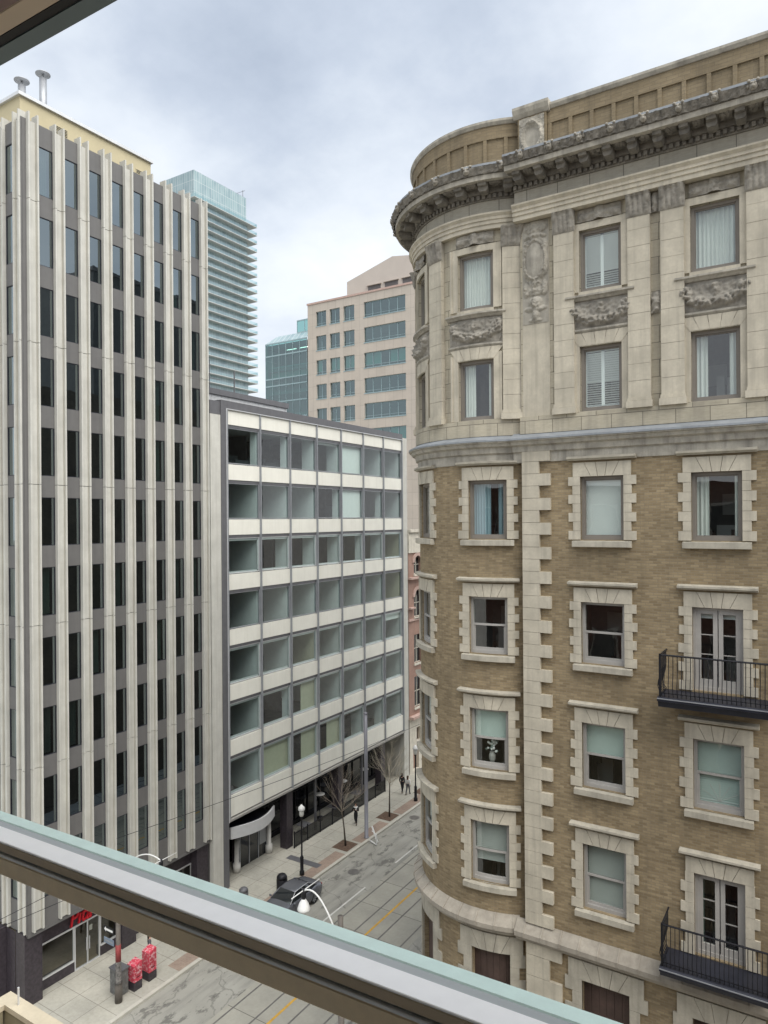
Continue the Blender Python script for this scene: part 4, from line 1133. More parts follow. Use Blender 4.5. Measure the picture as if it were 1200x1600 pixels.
for i, t in enumerate(rows_t):
    for j, (a, b) in enumerate(cols):
        f = MB(sx); n = 2 if j < 3 else 5; z0 = t - 2.45
        f.box(a, b, -.32, -.24, z0, z0 + .08); f.box(a, b, -.32, -.24, t - .08, t); f.box(a, b, -.31, -.25, z0 + .42, z0 + .47)
        for k in range(n + 1):
            x = a + (b - a) * k / n; f.box(max(a, x - .04), min(b, x + .04), -.315, -.245, z0 + .08, t - .08)
        f.box(a - .05, b + .05, -.05, .06, z0 - .12, z0)
        o = f.build('window', M['mullion_teal'], PNK)
        p = MB(sx); p.face([(a, -.29, z0), (b, -.29, z0), (b, -.29, t), (a, -.29, t)]); p.build('pane', M['teal'], o)
        if i in (2, 5):
            c = MB(sx)
            for k in range(n):
                if (j, k) in ((3, 2), (0, 1)): continue
                x0, x1 = a + (b - a) * k / n, a + (b - a) * (k + 1) / n; c.face([(x0 + .06, -.5, z0 + .5), (x1 - .06, -.5, z0 + .5), (x1 - .06, -.5, t), (x0 + .06, -.5, t)])
            c.build('blind', M['teal_blind'], o)
m = MB(); m.m = 0; m.box(-74.4, -45.2, 103, 119, 0, 61)
for t in rows_t:
    m.box(-74.4, -45.2, 95.4, 103, t + .5, t + 1.2)
m.m = 1
for t, xs in ((rows_t[1], (-72.3, -66.8, -62.4, -58.8)), (rows_t[4], (-61,))):
    for x in xs: m.box(x, x + 2.2, 96.6, 96.75, t + .42, t + .49)
m.build('interior', [M['office_dark'], M['tube_light']], PNK)

GRN = thing('glass_office_building', 'green glass office building with a stepped sloping glass top', 'building', (-84, 110, 0))
def gx(x, d, z): return (x, 100 - d, z)
def glass_bay(x0, x1, z0, z1, n, rows, par, d=0.0):
    g = MB(gx); g.face([(x0, d, z0), (x1, d, z0), (x1, d, z1), (x0, d, z1)]); o = g.build('glass_wall', M['teal'], par)
    b = MB(gx)
    for i in range(n + 1):
        x = x0 + (x1 - x0) * i / n; b.box(x - .05, x + .05, d - .02, d + .06, z0, z1)
    for z in rows: b.box(x0, x1, d - .02, d + .09, z - .12, z + .12)
    b.build('mullion_grid', M['mullion_teal'], o)
glass_bay(-88.6, -78.8, 20, 57.4, 6, [57.3, 55.0, 50.7, 49.4, 46.4, 43.4, 42.3, 39.3], GRN)
s = MB(gx); s.face([(-88.6, 0, 57.4), (-78.8, 0, 57.4), (-78.8, -1.6, 59.0), (-87.2, -1.6, 59.0)]); s.build('sloped_glass', M['crown_glass'], GRN)
glass_bay(-82.3, -78.8, 58.9, 61.3, 2, [59.0, 61.2], GRN, -1.6)
s = MB(gx); s.face([(-82.3, -1.6, 61.3), (-78.8, -1.6, 61.3), (-78.8, -5, 62.7), (-80.2, -5, 62.7)]); s.build('sloped_glass', M['crown_glass'], GRN)
m = MB(); m.box(-88.4, -76, 106, 125, 0, 57.3)
for z in (57.3, 53, 48.7, 44.4, 40.1): m.box(-88.4, -76, 100.4, 106, z - .9, z - .2)
m.m = 1; m.box(-88.4, -78.9, 101.2, 101.3, 50.9, 53.2); m.m = 2
for x in (-84, -81): m.box(x - 1.2, x + 1, 102, 102.2, 56.3, 56.38)
m.build('interior', [M['office_dark'], M['teal_blind'], M['tube_light']], GRN)
m = MB(); m.face([(-88.6, 100, 20), (-88.6, 125, 20), (-88.6, 125, 57.4), (-88.6, 100, 57.4)]); m.build('side_glass_wall', M['crown_glass'], GRN)

ROW = thing('brick_townhouse', 'narrow rose brick old building with arched windows beyond the office block', 'building', (-39, 62, 0))
m = MB(east); wins = [(59.55, 61.0, 6.2, 9.2), (59.55, 61.0, 10.5, 13.3), (59.6, 61.0, 15.0, 17.7), (59.6, 60.9, 19.2, 21.0), (62.6, 64.0, 6.2, 9.2), (62.6, 64.0, 10.5, 13.3), (62.6, 64.0, 15.0, 17.7), (62.6, 64, 19.2, 21)]
m.wall(58.5, 68, 5.4, 21.3, wins, .3); m.m = 1; m.wall(58.5, 68, 0, 5.4, [(59.9, 60.6, 2.9, 4.2), (59.2, 60.3, .2, 2.4)], .3, .02); m.m = 0
m.mp = None; m.box(-45, -34.35, 58.6, 68, 0, 21.2); m.build('wall', [M['pinkbrick'], M['cream_stone']], ROW)
m = MB(east); m.box(58.5, 68, -.3, .1, 21.3, 23.3); m.box(58.5, 68, -.3, .3, 23.3, 23.55); m.box(58.5, 68, -.3, .06, 22.1, 22.2); m.build('cornice', M['cream_stone'], ROW)
for a_, b_, d_, z_, h_ in ((58.5, 68, .35, 18.75, .2), (58.5, 68, .12, 14.7, .2), (58.5, 68, .5, 5.3, .25), (58.5, 59.4, .3, 15.9, .15)):
    m = MB(east); m.box(a_, b_, -.1, d_, z_, z_ + h_); m.build('ledge', M['rose_stone'], ROW)
for a, b, z0, z1 in wins:
    f = MB(east); f.box(a, b, -.25, -.18, z0, z0 + .08); f.box((a + b) / 2 - .03, (a + b) / 2 + .03, -.25, -.18, z0, z1); f.box(a, b, -.25, -.18, (z0 + z1) / 2, (z0 + z1) / 2 + .05); f.box(a - .1, b + .1, -.1, .12, z0 - .18, z0)
    o = f.build('window', M['cream_stone'], ROW)
    p = MB(east); p.face([(a, -.22, z0), (b, -.22, z0), (b, -.22, z1), (a, -.22, z1)]); p.build('pane', M['dark_glass'], o)
    if z0 > 14:
        r = (b - a) / 2; c = (a + b) / 2; zc = z1 - r; s = MB(east); n = 10
        for i in range(n):
            t0, t1 = PI * i / n, PI * (i + 1) / n
            s.prism([(c + r * math.cos(t0), zc + r * math.sin(t0)), (c + (r + .3) * math.cos(t0), zc + (r + .3) * math.sin(t0)), (c + (r + .3) * math.cos(t1), zc + (r + .3) * math.sin(t1)), (c + r * math.cos(t1), zc + r * math.sin(t1))], -.2, .12)
            if i < n: s.prism([(c + r * math.cos(t0), zc + r * math.sin(t0)), (c + r * math.cos(t1), zc + r * math.sin(t1)), (c + r * (1.02 if t1 <= PI / 2 + .01 else -1.02), z1 + .02)], -.15, .005)
        s.build('arch', M['rose_stone'], o)

# ------------------------------------------------------------------ unseen block behind the corner, added to darken reflections in the glass opposite
BAK = thing('added_roof_block', 'dark grey block added unseen on the corner building roof, mirrored in the finned tower glass', 'building', (0, 50, 35))
m = MB(); m.box(-12.6, 14, 40, 61, 35.1, 47.3); m.build('wall', M['bak'], BAK)
m = MB(); m.box(-12.7, 14.1, 39.9, 61.1, 47.3, 47.6); m.build('roof', M['slate'], BAK)

# ------------------------------------------------------------------ ground, road, pavements
def sheet(name, x0, x1, y0, y1, z, mat, cat=None):
    m = MB(); m.face([(x0, y0, z), (x1, y0, z), (x1, y1, z), (x0, y1, z)]); o = m.build(name, mat); o['kind'] = 'structure'; return o
ZR = -.13
def road_mat():
    m, nt, N, L = new_mat('worn_concrete_road'); b = principled(N, L, .85, 0, .3); p = worldpos(N)
    f = nz(N, L, p, .5, 7); col = mix(N, L, ramp(N, L, f, [(.3, 0.), (.7, 1.)]), (.335, .325, .285), (.41, .40, .355))
    st = nz(N, L, vscale(N, L, p, (1.6, .22, 1)), 1.0, 6, .6)           # tyre-dark bands along the street
    col = mix(N, L, ramp(N, L, st, [(.47, 0.), (.7, .6)]), col, (.19, .185, .17))
    pt = nz(N, L, vscale(N, L, p, (1.1, .55, 1), (4, 2, 0)), 1.1, 5, .7)          # damp patches
    col = mix(N, L, ramp(N, L, pt, [(.555, 0.), (.61, .8)]), col, (.15, .145, .13))
    v = N.new('ShaderNodeTexVoronoi'); v.feature = 'DISTANCE_TO_EDGE'; v.inputs['Scale'].default_value = .28
    wv = N.new('ShaderNodeVectorMath'); wv.operation = 'ADD'; nn = N.new('ShaderNodeTexNoise'); nn.inputs['Scale'].default_value = .9; nn.inputs['Detail'].default_value = 5
    L.new(p, nn.inputs['Vector']); L.new(p, wv.inputs[0]); L.new(nn.outputs['Color'], wv.inputs[1]); L.new(wv.outputs[0], v.inputs['Vector'])
    col = mix(N, L, ramp(N, L, v.outputs['Distance'], [(.003, .45), (.010, 0.)]), col, (.10, .095, .085))
    f2 = nz(N, L, p, 40, 2); col = mix(N, L, f2, col, mix(N, L, 1.0, col, (.82, .82, .82), 'MULTIPLY'))
    L.new(col, b.inputs['Base Color']); bumped(N, L, b, f2, .2); return m
M['road'] = road_mat()
M['track'] = bricky('track_slabs', (.39, .38, .335), (.365, .355, .315), (.13, .125, .11), 30, 2.9, .02, (.88, 1.1), streak=0, bump=.2, big=.25, offs=0)
M['pave'] = bricky('pavement_slabs', (.46, .445, .395), (.42, .41, .365), (.25, .24, .215), 1.5, 1.5, .018, (.85, 1.12), streak=0, bump=.2, big=.45, offs=0)
M['pave_b'] = bricky('grey_pavement_slabs', (.36, .375, .39), (.33, .345, .36), (.16, .165, .17), 1.8, 1.8, .03, (.9, 1.1), bump=.2, big=.3, offs=0)
M['kerb'] = plain('kerb_concrete', (.50, .48, .42), .85, var=.1, scale=2)
M['pinkpave'] = bricky('brick_paving', (.30, .22, .18), (.34, .26, .215), (.33, .29, .25), .22, .11, .01, (.85, 1.15), bump=.2, big=.4)
M['soil'] = plain('tree_pit_soil', (.13, .085, .06), .95, var=.35, scale=6, bump=.5)
M['yellow'] = plain('worn_yellow_line', (.62, .36, .06), .7, var=.18, scale=4)
M['whiteline'] = plain('worn_white_line', (.62, .61, .57), .7, var=.18, scale=4)
M['steel'] = plain('rail_steel', (.19, .18, .17), .4, .3, .2)
M['ground'] = plain('city_ground', (.30, .29, .26), .9, var=.15, scale=.3)
sheet('ground', -900, 900, -700, 1300, ZR - .012, M['ground'])
sheet('road', -29.8, -17.2, -40, 400, ZR - .004, M['road'])
sheet('cross_road', -17.2, 60, 9.5, 17.6, ZR - .008, M['road'])
sheet('track_bed', -26.0, -20.55, -40, 400, ZR, M['track'])
for x in (-25.62, -24.12, -22.48, -20.98):
    m = MB(); m.box(x - .05, x + .04, -40, 400, ZR - .05, ZR + .004); o = m.build('streetcar_rail', M['steel']); o['kind'] = 'structure'
y = 14.0
for (y0, y1) in ((4, 32.0), (33.2, 60), (61, 110)): 
    o = sheet('centre_line', -23.42, -23.28, y0, y1, ZR + .006, M['yellow'])
for (y0, y1) in ((30.5, 39.3), (43.2, 48.5), (52, 60), (64, 72)):
    o = sheet('lane_line', -26.42, -26.30, y0, y1, ZR + .006, M['whiteline'])
def pavement(name, x0, x1, y0, y1, mat, kerb_side):
    m = MB(); m.box(x0, x1, y0, y1, ZR - .01, 0.0); o = m.build(name, mat); o['kind'] = 'structure'
    k = MB(); xk = x1 if kerb_side > 0 else x0 - .22
    y = y0
    while y < y1 - .05:
        k.box(xk, xk + .22, y + .006, min(y + 2.0, y1) - .006, ZR - .01, .006); y += 2.0
    o = k.build('kerb', M['kerb']); o['kind'] = 'structure'
pavement('west_pavement', -48, -30.02, -40, 400, M['pave'], 1)
pavement('east_pavement', -16.9, -12.7, 20.6, 300, M['pave_b'], -1)
sheet('corner_pavement', -16.9, 40, 17.8, 20.6, -.001, M['pave_b'])
for a, b in ((38.0, 42.2), (44.3, 48.3), (50.3, 56), (26.5, 36)):
    sheet('brick_paving', -30.95, -30.05, a, b, .004, M['pinkpave'])
for y in (43.3, 49.4, 55.6): sheet('tree_pit', -31.55, -30.15, y - .75, y + .75, .008, M['soil'])
m = MB(); m.box(-33.4, -30.55, 39.45, 40.05, .003, .01); o = m.build('pavement_grate', M['slate']); o['kind'] = 'structure'
for x, y in ((-29.0, 50.6), (-28.2, 40.6)):
    m = MB(); m.lathe((x, y, ZR), [(.42, 0), (.42, .006), (.34, .007)], 20); o = m.build('manhole_cover', M['steel']); o['kind'] = 'structure'

# ------------------------------------------------------------------ street things
def acorn_lamp(loc, label):
    t = thing('street_lamp', label, 'street lamp', loc, 0, 'black acorn street lamps')
    x, y, z = loc; h = 4.05
    m = MB(); m.lathe(loc, [(.17, 0), (.17, .25), (.12, .3), (.12, 1.15), (.135, 1.2), (.1, 1.28), (.062, 1.35), (.055, h - .15), (.09, h - .1), (.09, h)], 14); m.build('post', M['iron'], t, True)
    m = MB(); m.lathe((x, y, z + h), [(.11, 0), (.15, .08), (.17, .3), (.14, .42)], 14); m.build('lantern', M['lamp_glass'], t, True)
    m = MB(); m.lathe((x, y, z + h + .42), [(.2, -.02), (.24, .05), (.22, .2), (.1, .32), (.03, .4)], 14); m.build('lamp_cap', M['white'], t, True)
M['lamp_glass'] = plain('frosted_lamp_glass', (.66, .66, .62), .3)
acorn_lamp((-30.89, 38.2, 0), 'black street lamp with white acorn head on the pavement near the parked grey car')
acorn_lamp((-30.45, 53.4, 0), 'black street lamp with white cap beside the bicycles, partly behind the turret')
t = thing('steel_pole', 'tall plain grey steel pole standing at the kerb between two bare trees', 'pole', (-30.2, 45.25, 0))
m = MB(); m.lathe((-30.2, 45.25, 0), [(.2, 0), (.2, .05), (.15, .06), (.15, 5), (.13, 9.6)], 14); m.build('shaft', M['pole_grey'], t, True)
m = MB(); m.lathe((-30.2, 45.25, 9.58), [(.16, 0), (.16, .06), (.04, .1)], 14); m.build('cap', M['pole_grey'], t, True)

def hook_lamp(base, h, dirx, reach, label, extra=None):
    t = thing('street_light', label, 'street light', base, 0, 'white bell street lights on curved arms')
    x, y, z = base
    m = MB(); m.lathe(base, [(.19, 0), (.19, .9), (.13, 1.0), (.10, h)], 12); m.build('pole', M['pole_paint'], t, True)
    pts = []
    for i in range(13):
        a = i / 12; pts.append((x + dirx * reach * a, y, z + h - 1.0 + 1.55 * math.sin(a * PI * .62) ** 1.0))
    m = MB(); m.tube(pts, .03, 8)
    ex, ez = pts[-1][0], pts[-1][2]
    m.tube([(ex, y - .7, ez + .02), (ex, y + .95, ez + .02)], .018, 6)
    m.build('arm', M['white'], t, True)
    m = MB(); m.lathe((ex, y, ez - .32), [(.06, .0), (.09, .1), (.09, .28), (.04, .4)], 10); m.build('lamp_bracket', M['iron'], t, True)
    m = MB(); m.lathe((ex, y, ez - .85), [(.23, .15), (.245, .19), (.21, .28), (.17, .4), (.09, .52), (.06, .56)], 16); m.build('lamp_bell', M['white'], t, True)
    m = MB(); m.ball((ex, y, ez - .7), (.15, .15, .1), 12, 6); m.build('lamp_globe', M['lamp_glass'], t, True)
    return t
hook_lamp((-14.65, 20.25, 0), 10.55, -1, 1.65, 'white bell street light on a curved arm hanging before the grey car')
SP = hook_lamp((-30.8, 23.2, 0), 7.6, 1, 3.3, 'brown poster covered pole with red band and arrow sign, carrying a white street light')
m = MB(); m.lathe((-30.8, 23.2, 0), [(.205, 1.0), (.15, 1.08), (.145, 2.05), (.135, 2.08)], 12); m.build('poster_wrap', M['poster'] if 'poster' in M else M['slate'], SP, True)
m = MB(); m.lathe((-30.8, 23.2, 0), [(.14, 2.1), (.135, 2.95)], 12); m.build('red_band', M['red_band'] if 'red_band' in M else M['sign_red'], SP, True)
def signplate(z0, z1, w, mat, name):
    m = MB(); m.box(-30.95 - w, -30.95, 23.04, 23.07, z0, z1); return m.build(name, mat, SP)
s1 = signplate(3.42, 3.74, .8, M['black'], 'one_way_sign')
m = MB(lambda u, d, z: (u, 23.04 - d, z)); m.prism([(-31.70, 3.58), (-31.56, 3.71), (-31.56, 3.635), (-31.02, 3.635), (-31.02, 3.525), (-31.56, 3.525), (-31.56, 3.45)], 0, .006); m.build('arrow', M['white'], s1)
s2 = signplate(2.86, 3.14, .78, M['slate_blue'] if 'slate_blue' in M else M['slate'], 'street_name_sign')
m = MB(); m.box(-31.66, -31.02, 23.034, 23.04, 2.96, 3.05); m.build('sign_stripe', M['lead'], s2)

def newsbox(loc, hgt, label):
    t = thing('newspaper_box', label, 'newspaper box', loc, 0, 'red newspaper boxes on the pavement')
    x, y, z = loc
    m = MB(); m.box(x - .28, x + .28, y - .25, y + .25, 0, .42); m.box(x - .23, x + .23, y - .2, y + .2, .42, .46); m.build('base', M['granite'], t)
    m = MB(); m.box(x - .28, x + .28, y - .25, y + .25, .46, hgt - .12)
    m.face([(x - .28, y - .25, hgt - .12), (x + .28, y - .25, hgt - .12), (x + .28, y + .25, hgt), (x - .28, y + .25, hgt)])
    m.face([(x - .28, y + .25, hgt - .12), (x + .28, y + .25, hgt - .12), (x + .28, y + .25, hgt), (x - .28, y + .25, hgt)])
    m.face([(x + .28, y - .25, hgt - .12), (x + .28, y + .25, hgt - .12), (x + .28, y + .25, hgt)]); m.face([(x - .28, y - .25, hgt - .12), (x - .28, y + .25, hgt - .12), (x - .28, y + .25, hgt)])
    m.build('cabinet', M['newsred'], t)
    m = MB(); m.box(x + .28, x + .295, y - .19, y + .19, .75, hgt - .25); m.build('door_panel', M['newsred_b'], t)
    m = MB(); m.box(x + .295, x + .31, y - .1, y + .1, .68, .71); m.build('handle', M['iron'], t)
def news_mat(n, c):
    m, nt, N, L = new_mat(n); b = principled(N, L, .5, 0, .4); p = worldpos(N)
    f = nz(N, L, p, 9, 3, .7); col = mix(N, L, ramp(N, L, f, [(.5, 0.), (.58, .8)]), c, (.66, .42, .44))
    L.new(col, b.inputs['Base Color']); return m
M['newsred'] = news_mat('scribbled_red_paint', (.56, .05, .085)); M['newsred_b'] = news_mat('scribbled_red_door', (.42, .035, .06))
newsbox((-31.0, 24.35, 0), 1.42, 'red newspaper box with a dark base, the nearer one beside the sign pole')
newsbox((-31.0, 25.3, 0), 1.62, 'taller red newspaper box with a dark base, farther from the sign pole')
t = thing('utility_cabinet', 'grey scribbled utility cabinet on the pavement behind the poster covered pole', 'cabinet', (-31.35, 23.55, 0))
m = MB(); m.box(-31.75, -31.0, 23.4, 23.95, .05, 1.3); m.build('cabinet_body', M['graffiti'] if 'graffiti' in M else M['slate'], t)
m = MB(); m.box(-31.8, -30.95, 23.36, 24.0, 1.3, 1.36); m.build('cabinet_lid', M['slate'], t); m = MB(); m.box(-31.7, -31.05, 23.44, 23.9, 0, .05); m.build('plinth', M['slate'], t)

def bin_thing(loc, r, h, label, mat):
    t = thing('litter_bin', label, 'bin', loc)
    x, y, z = loc
    m = MB(); m.lathe(loc, [(r * .9, 0), (r, .08), (r, h * .72), (r * .94, h * .74)], 18); m.build('bin_body', mat, t, True)
    m = MB(); m.lathe((x, y, h * .74), [(r * .98, 0), (r * .95, h * .12), (r * .7, h * .22), (r * .2, h * .27)], 18); m.m = 1; m.box(x + r * .55, x + r * .99, y - .14, y + .14, h * .02 + .02, h * .1 + .02); m.build('bin_hood', [mat, M['black']], t, True)
bin_thing((-30.6, 35.75, 0), .36, 1.2, 'black round topped litter bin on the pavement behind the grey car', M['iron'])
bin_thing((-31.9, 33.5, 0), .3, .95, 'grey rounded litter bin on the pavement left of the grey car', M['slate'])

def board(loc, rz, h, w, label):
    t = thing('sign_board', label, 'sign board', loc, rz, 'white folding sign boards outside the office entrance')
    for s in (-1, 1):
        m = MB(lambda u, d, z, s=s: (u, s * (.25 - .22 * z / h) + d, z)); m.box(-w / 2, w / 2, -.015, .015, 0, h); m.build('board_panel', M['white'], t)
    m = MB(); m.tube([(-w / 2, 0, h), (w / 2, 0, h)], .02); m.build('hinge', M['alu'], t)
board((-34.0, 40.0, 0), rad(62), 1.45, .55, 'white folding sign board beside the dark pillar right of the entrance')
board((-33.75, 34.5, 0), rad(62), 1.5, .5, 'white folding sign board at the left end of the entrance')

t = thing('folding_barricade', 'white folded barricade frame leaning at the kerb beside the tall grey pole', 'barricade', (-29.3, 45.0, 0))
m = MB()
def plank(a, b, w=.055):
    m.tube([a, b], w, 4)
plank((-29.75, 45.0, .03), (-28.95, 44.75, -.05)); plank((-28.95, 44.75, -.05), (-28.95, 44.75, .75)); plank((-29.05, 45.05, 0), (-29.75, 45.35, .95), .07); plank((-28.95, 44.75, .72), (-29.6, 45.1, .72), .03)
m.build('frame', M['white'], t)

# patio: fence, heaters, tables
t = thing('patio_fence', 'long low black patio fence with mesh panels along the pavement under the office block', 'fence', (-33.85, 47, 0))
m = MB(); m.box(-33.87, -33.83, 41.0, 53.8, 1.05, 1.1); m.box(-33.87, -33.83, 41.0, 53.8, .08, .12); y = 41.08
while y < 53.8:
    m.tube([(-33.85, y, .1), (-33.85, y, 1.06)], .008, 4, False); y += .16
m.face([(-33.852, 41.0, .12), (-33.852, 53.8, .12), (-33.852, 53.8, 1.05), (-33.852, 41.0, 1.05)]); m.mi[-1] = 1; m.build('mesh_panel', [M['iron'], M['smoke']], t)
y = 41.0
while y < 54: 
    m = MB(); m.box(-33.89, -33.81, y - .04, y + .04, 0, 1.25); m.build('post', M['iron'], t); y += 1.6
for i, (y, z) in enumerate(((45.9, 2.2), (49.1, 2.25), (52.4, 2.25))):
    lab = ('patio heater with a round white hood nearest the entrance canopy', 'patio heater with a round white hood in the middle of the terrace', 'patio heater with a round white hood behind the tall grey pole')[i]
    t = thing('patio_heater', lab, 'patio heater', (-35.2, y, 0), 0, 'patio heaters on the terrace')
    m = MB(); m.lathe((-35.2, y, 0), [(.25, 0), (.25, .3), (.03, .35), (.03, z - .4), (.1, z - .38), (.1, z - .08), (.03, z - .05), (.03, z)], 12); m.build('stand', M['iron'], t, True)
    m = MB(); m.lathe((-35.2, y, z - .06), [(.42, 0), (.42, .02), (.25, .09), (.03, .13)], 18); m.build('hood', M['white'], t, True)
for i, y in enumerate((43.3, 47.4, 50.7)):
    lab = ('dark square patio table behind the fence nearest the entrance', 'dark square patio table in the middle of the terrace', 'dark square patio table at the far end of the terrace')[i]
    t = thing('patio_table', lab, 'table', (-34.8, y, 0), 0, 'patio tables on the terrace')
    m = MB(); m.box(-35.25, -34.35, y - .45, y + .45, .72, .76); m.build('table_top', M['slate'], t)
    m = MB(); m.lathe((-34.8, y, 0), [(.28, 0), (.28, .03), (.04, .05), (.04, .72)], 12); m.build('table_leg', M['iron'], t)

# bare trees
def tree(loc, h, lean, seed, label, twig='twig', nb=(3, 4, 4)):
    t = thing('bare_tree', label, 'tree', loc, 0, 'young bare street trees')
    r = random.Random(seed); x, y, z = loc
    th = h * .46; top = (x + lean[0], y + lean[1], th)
    m = MB(); m.tube([loc, (x + lean[0] * .4, y + lean[1] * .4, th * .5), top], [.075, .055, .042], 8); m.build('trunk', M['bark'], t, True)
    c = MB()
    def grow(p, d, L_, rr, lv):
        if lv == 0: return
        n = 3 if lv > 1 else 2; pts = [p]; q = Vector(p)
        dd = Vector(d)
        for i in range(n):
            dd = (dd + Vector((r.uniform(-.16, .16), r.uniform(-.16, .16), r.uniform(-.02, .14)))).normalized(); q = q + dd * L_ / n; pts.append(tuple(q))
        c.tube(pts, [rr * (1 - .55 * i / n) for i in range(n + 1)], 5 if lv > 2 else 3, False)
        for k in range(r.choice(nb) if lv > 1 else 3):
            f = r.uniform(.35, 1); i = min(n - 1, int(f * n)); b0 = Vector(pts[i]).lerp(Vector(pts[i + 1]), f * n - i)
            ax = Vector((r.uniform(-1, 1), r.uniform(-1, 1), r.uniform(-.2, .9))).normalized()
            grow(tuple(b0), (dd + ax * .85).normalized(), L_ * r.uniform(.5, .72), rr * .5, lv - 1)
        if lv > 1: grow(pts[-1], dd, L_ * .6, rr * .45, lv - 1)
    for k in range(6):
        a = 2 * PI * k / 6 + r.uniform(-.3, .3); el = r.uniform(.5, 1.15)
        b = (top[0], top[1], th - r.uniform(0, .5))
        grow(b, (math.cos(a) * math.cos(el), math.sin(a) * math.cos(el), math.sin(el)), h * .28, .022, 3)
    grow(top, (0, 0, 1), h * .32, .03, 4)
    c.build('crown', M[twig], t)
M['bark'] = plain('dark_bark', (.085, .07, .055), .9, var=.25, scale=8); M['twig_pale'] = plain('pale_dry_twigs', (.50, .45, .36), .9, var=.2, scale=8); M['twig'] = plain('pale_twigs', (.33, .28, .225), .9, var=.2, scale=8)
tree((-30.8, 43.3, 0), 6.0, (-.25, -.1, 0), 4, 'bare young tree with a leaning dark trunk, between the lamp and the tall grey pole')
tree((-30.7, 49.45, 0), 6.1, (.03, .02, 0), 9, 'bare young tree with pale spreading twigs, just beyond the tall grey pole', 'twig_pale', (5, 6))

# bicycles
def bicycle(loc, rz, label, col):
    t = thing('bicycle', label, 'bicycle', loc, rz, 'bicycles locked near the lamp')
    for s in (-.52, .52):
        m = MB(); n = 20; pts = [(s + .33 * math.cos(2 * PI * i / n), 0, .35 + .33 * math.sin(2 * PI * i / n)) for i in range(n + 1)]; m.tube(pts, .022, 5, False)
        for i in range(0, n, 2): m.tube([(s, 0, .35), pts[i]], .004, 3, False)
        m.build('wheel', M['iron'], t)
    m = MB(); P = dict(r=(-.52, 0, .35), f=(.52, 0, .35), b=(-.06, 0, .32), s=(-.2, 0, .82), h=(.36, 0, .85), hh=(.33, 0, .98))
    for a, b in (('r', 'b'), ('r', 's'), ('b', 's'), ('b', 'h'), ('s', 'h'), ('f', 'hh')): m.tube([P[a], P[b]], .02, 6)
    m.build('frame', col, t)
    m = MB(); m.tube([(-.2, 0, .8), (-.22, 0, .93)], .015); m.ball((-.22, 0, .95), (.14, .07, .035)); m.build('saddle', M['iron'], t)
    m = MB(); m.tube([(.25, -.28, 1.02), (.33, 0, .99), (.25, .28, 1.02)], .016); m.build('handlebar', M['iron'], t)
bicycle((-29.95, 51.35, 0), rad(75), 'dark bicycle with its front wheel towards the kerb, nearest the lamp post base', M['iron'])
bicycle((-30.05, 52.3, 0), rad(65), 'dark bicycle standing behind the nearer one at the foot of the lamp', M['navy'])

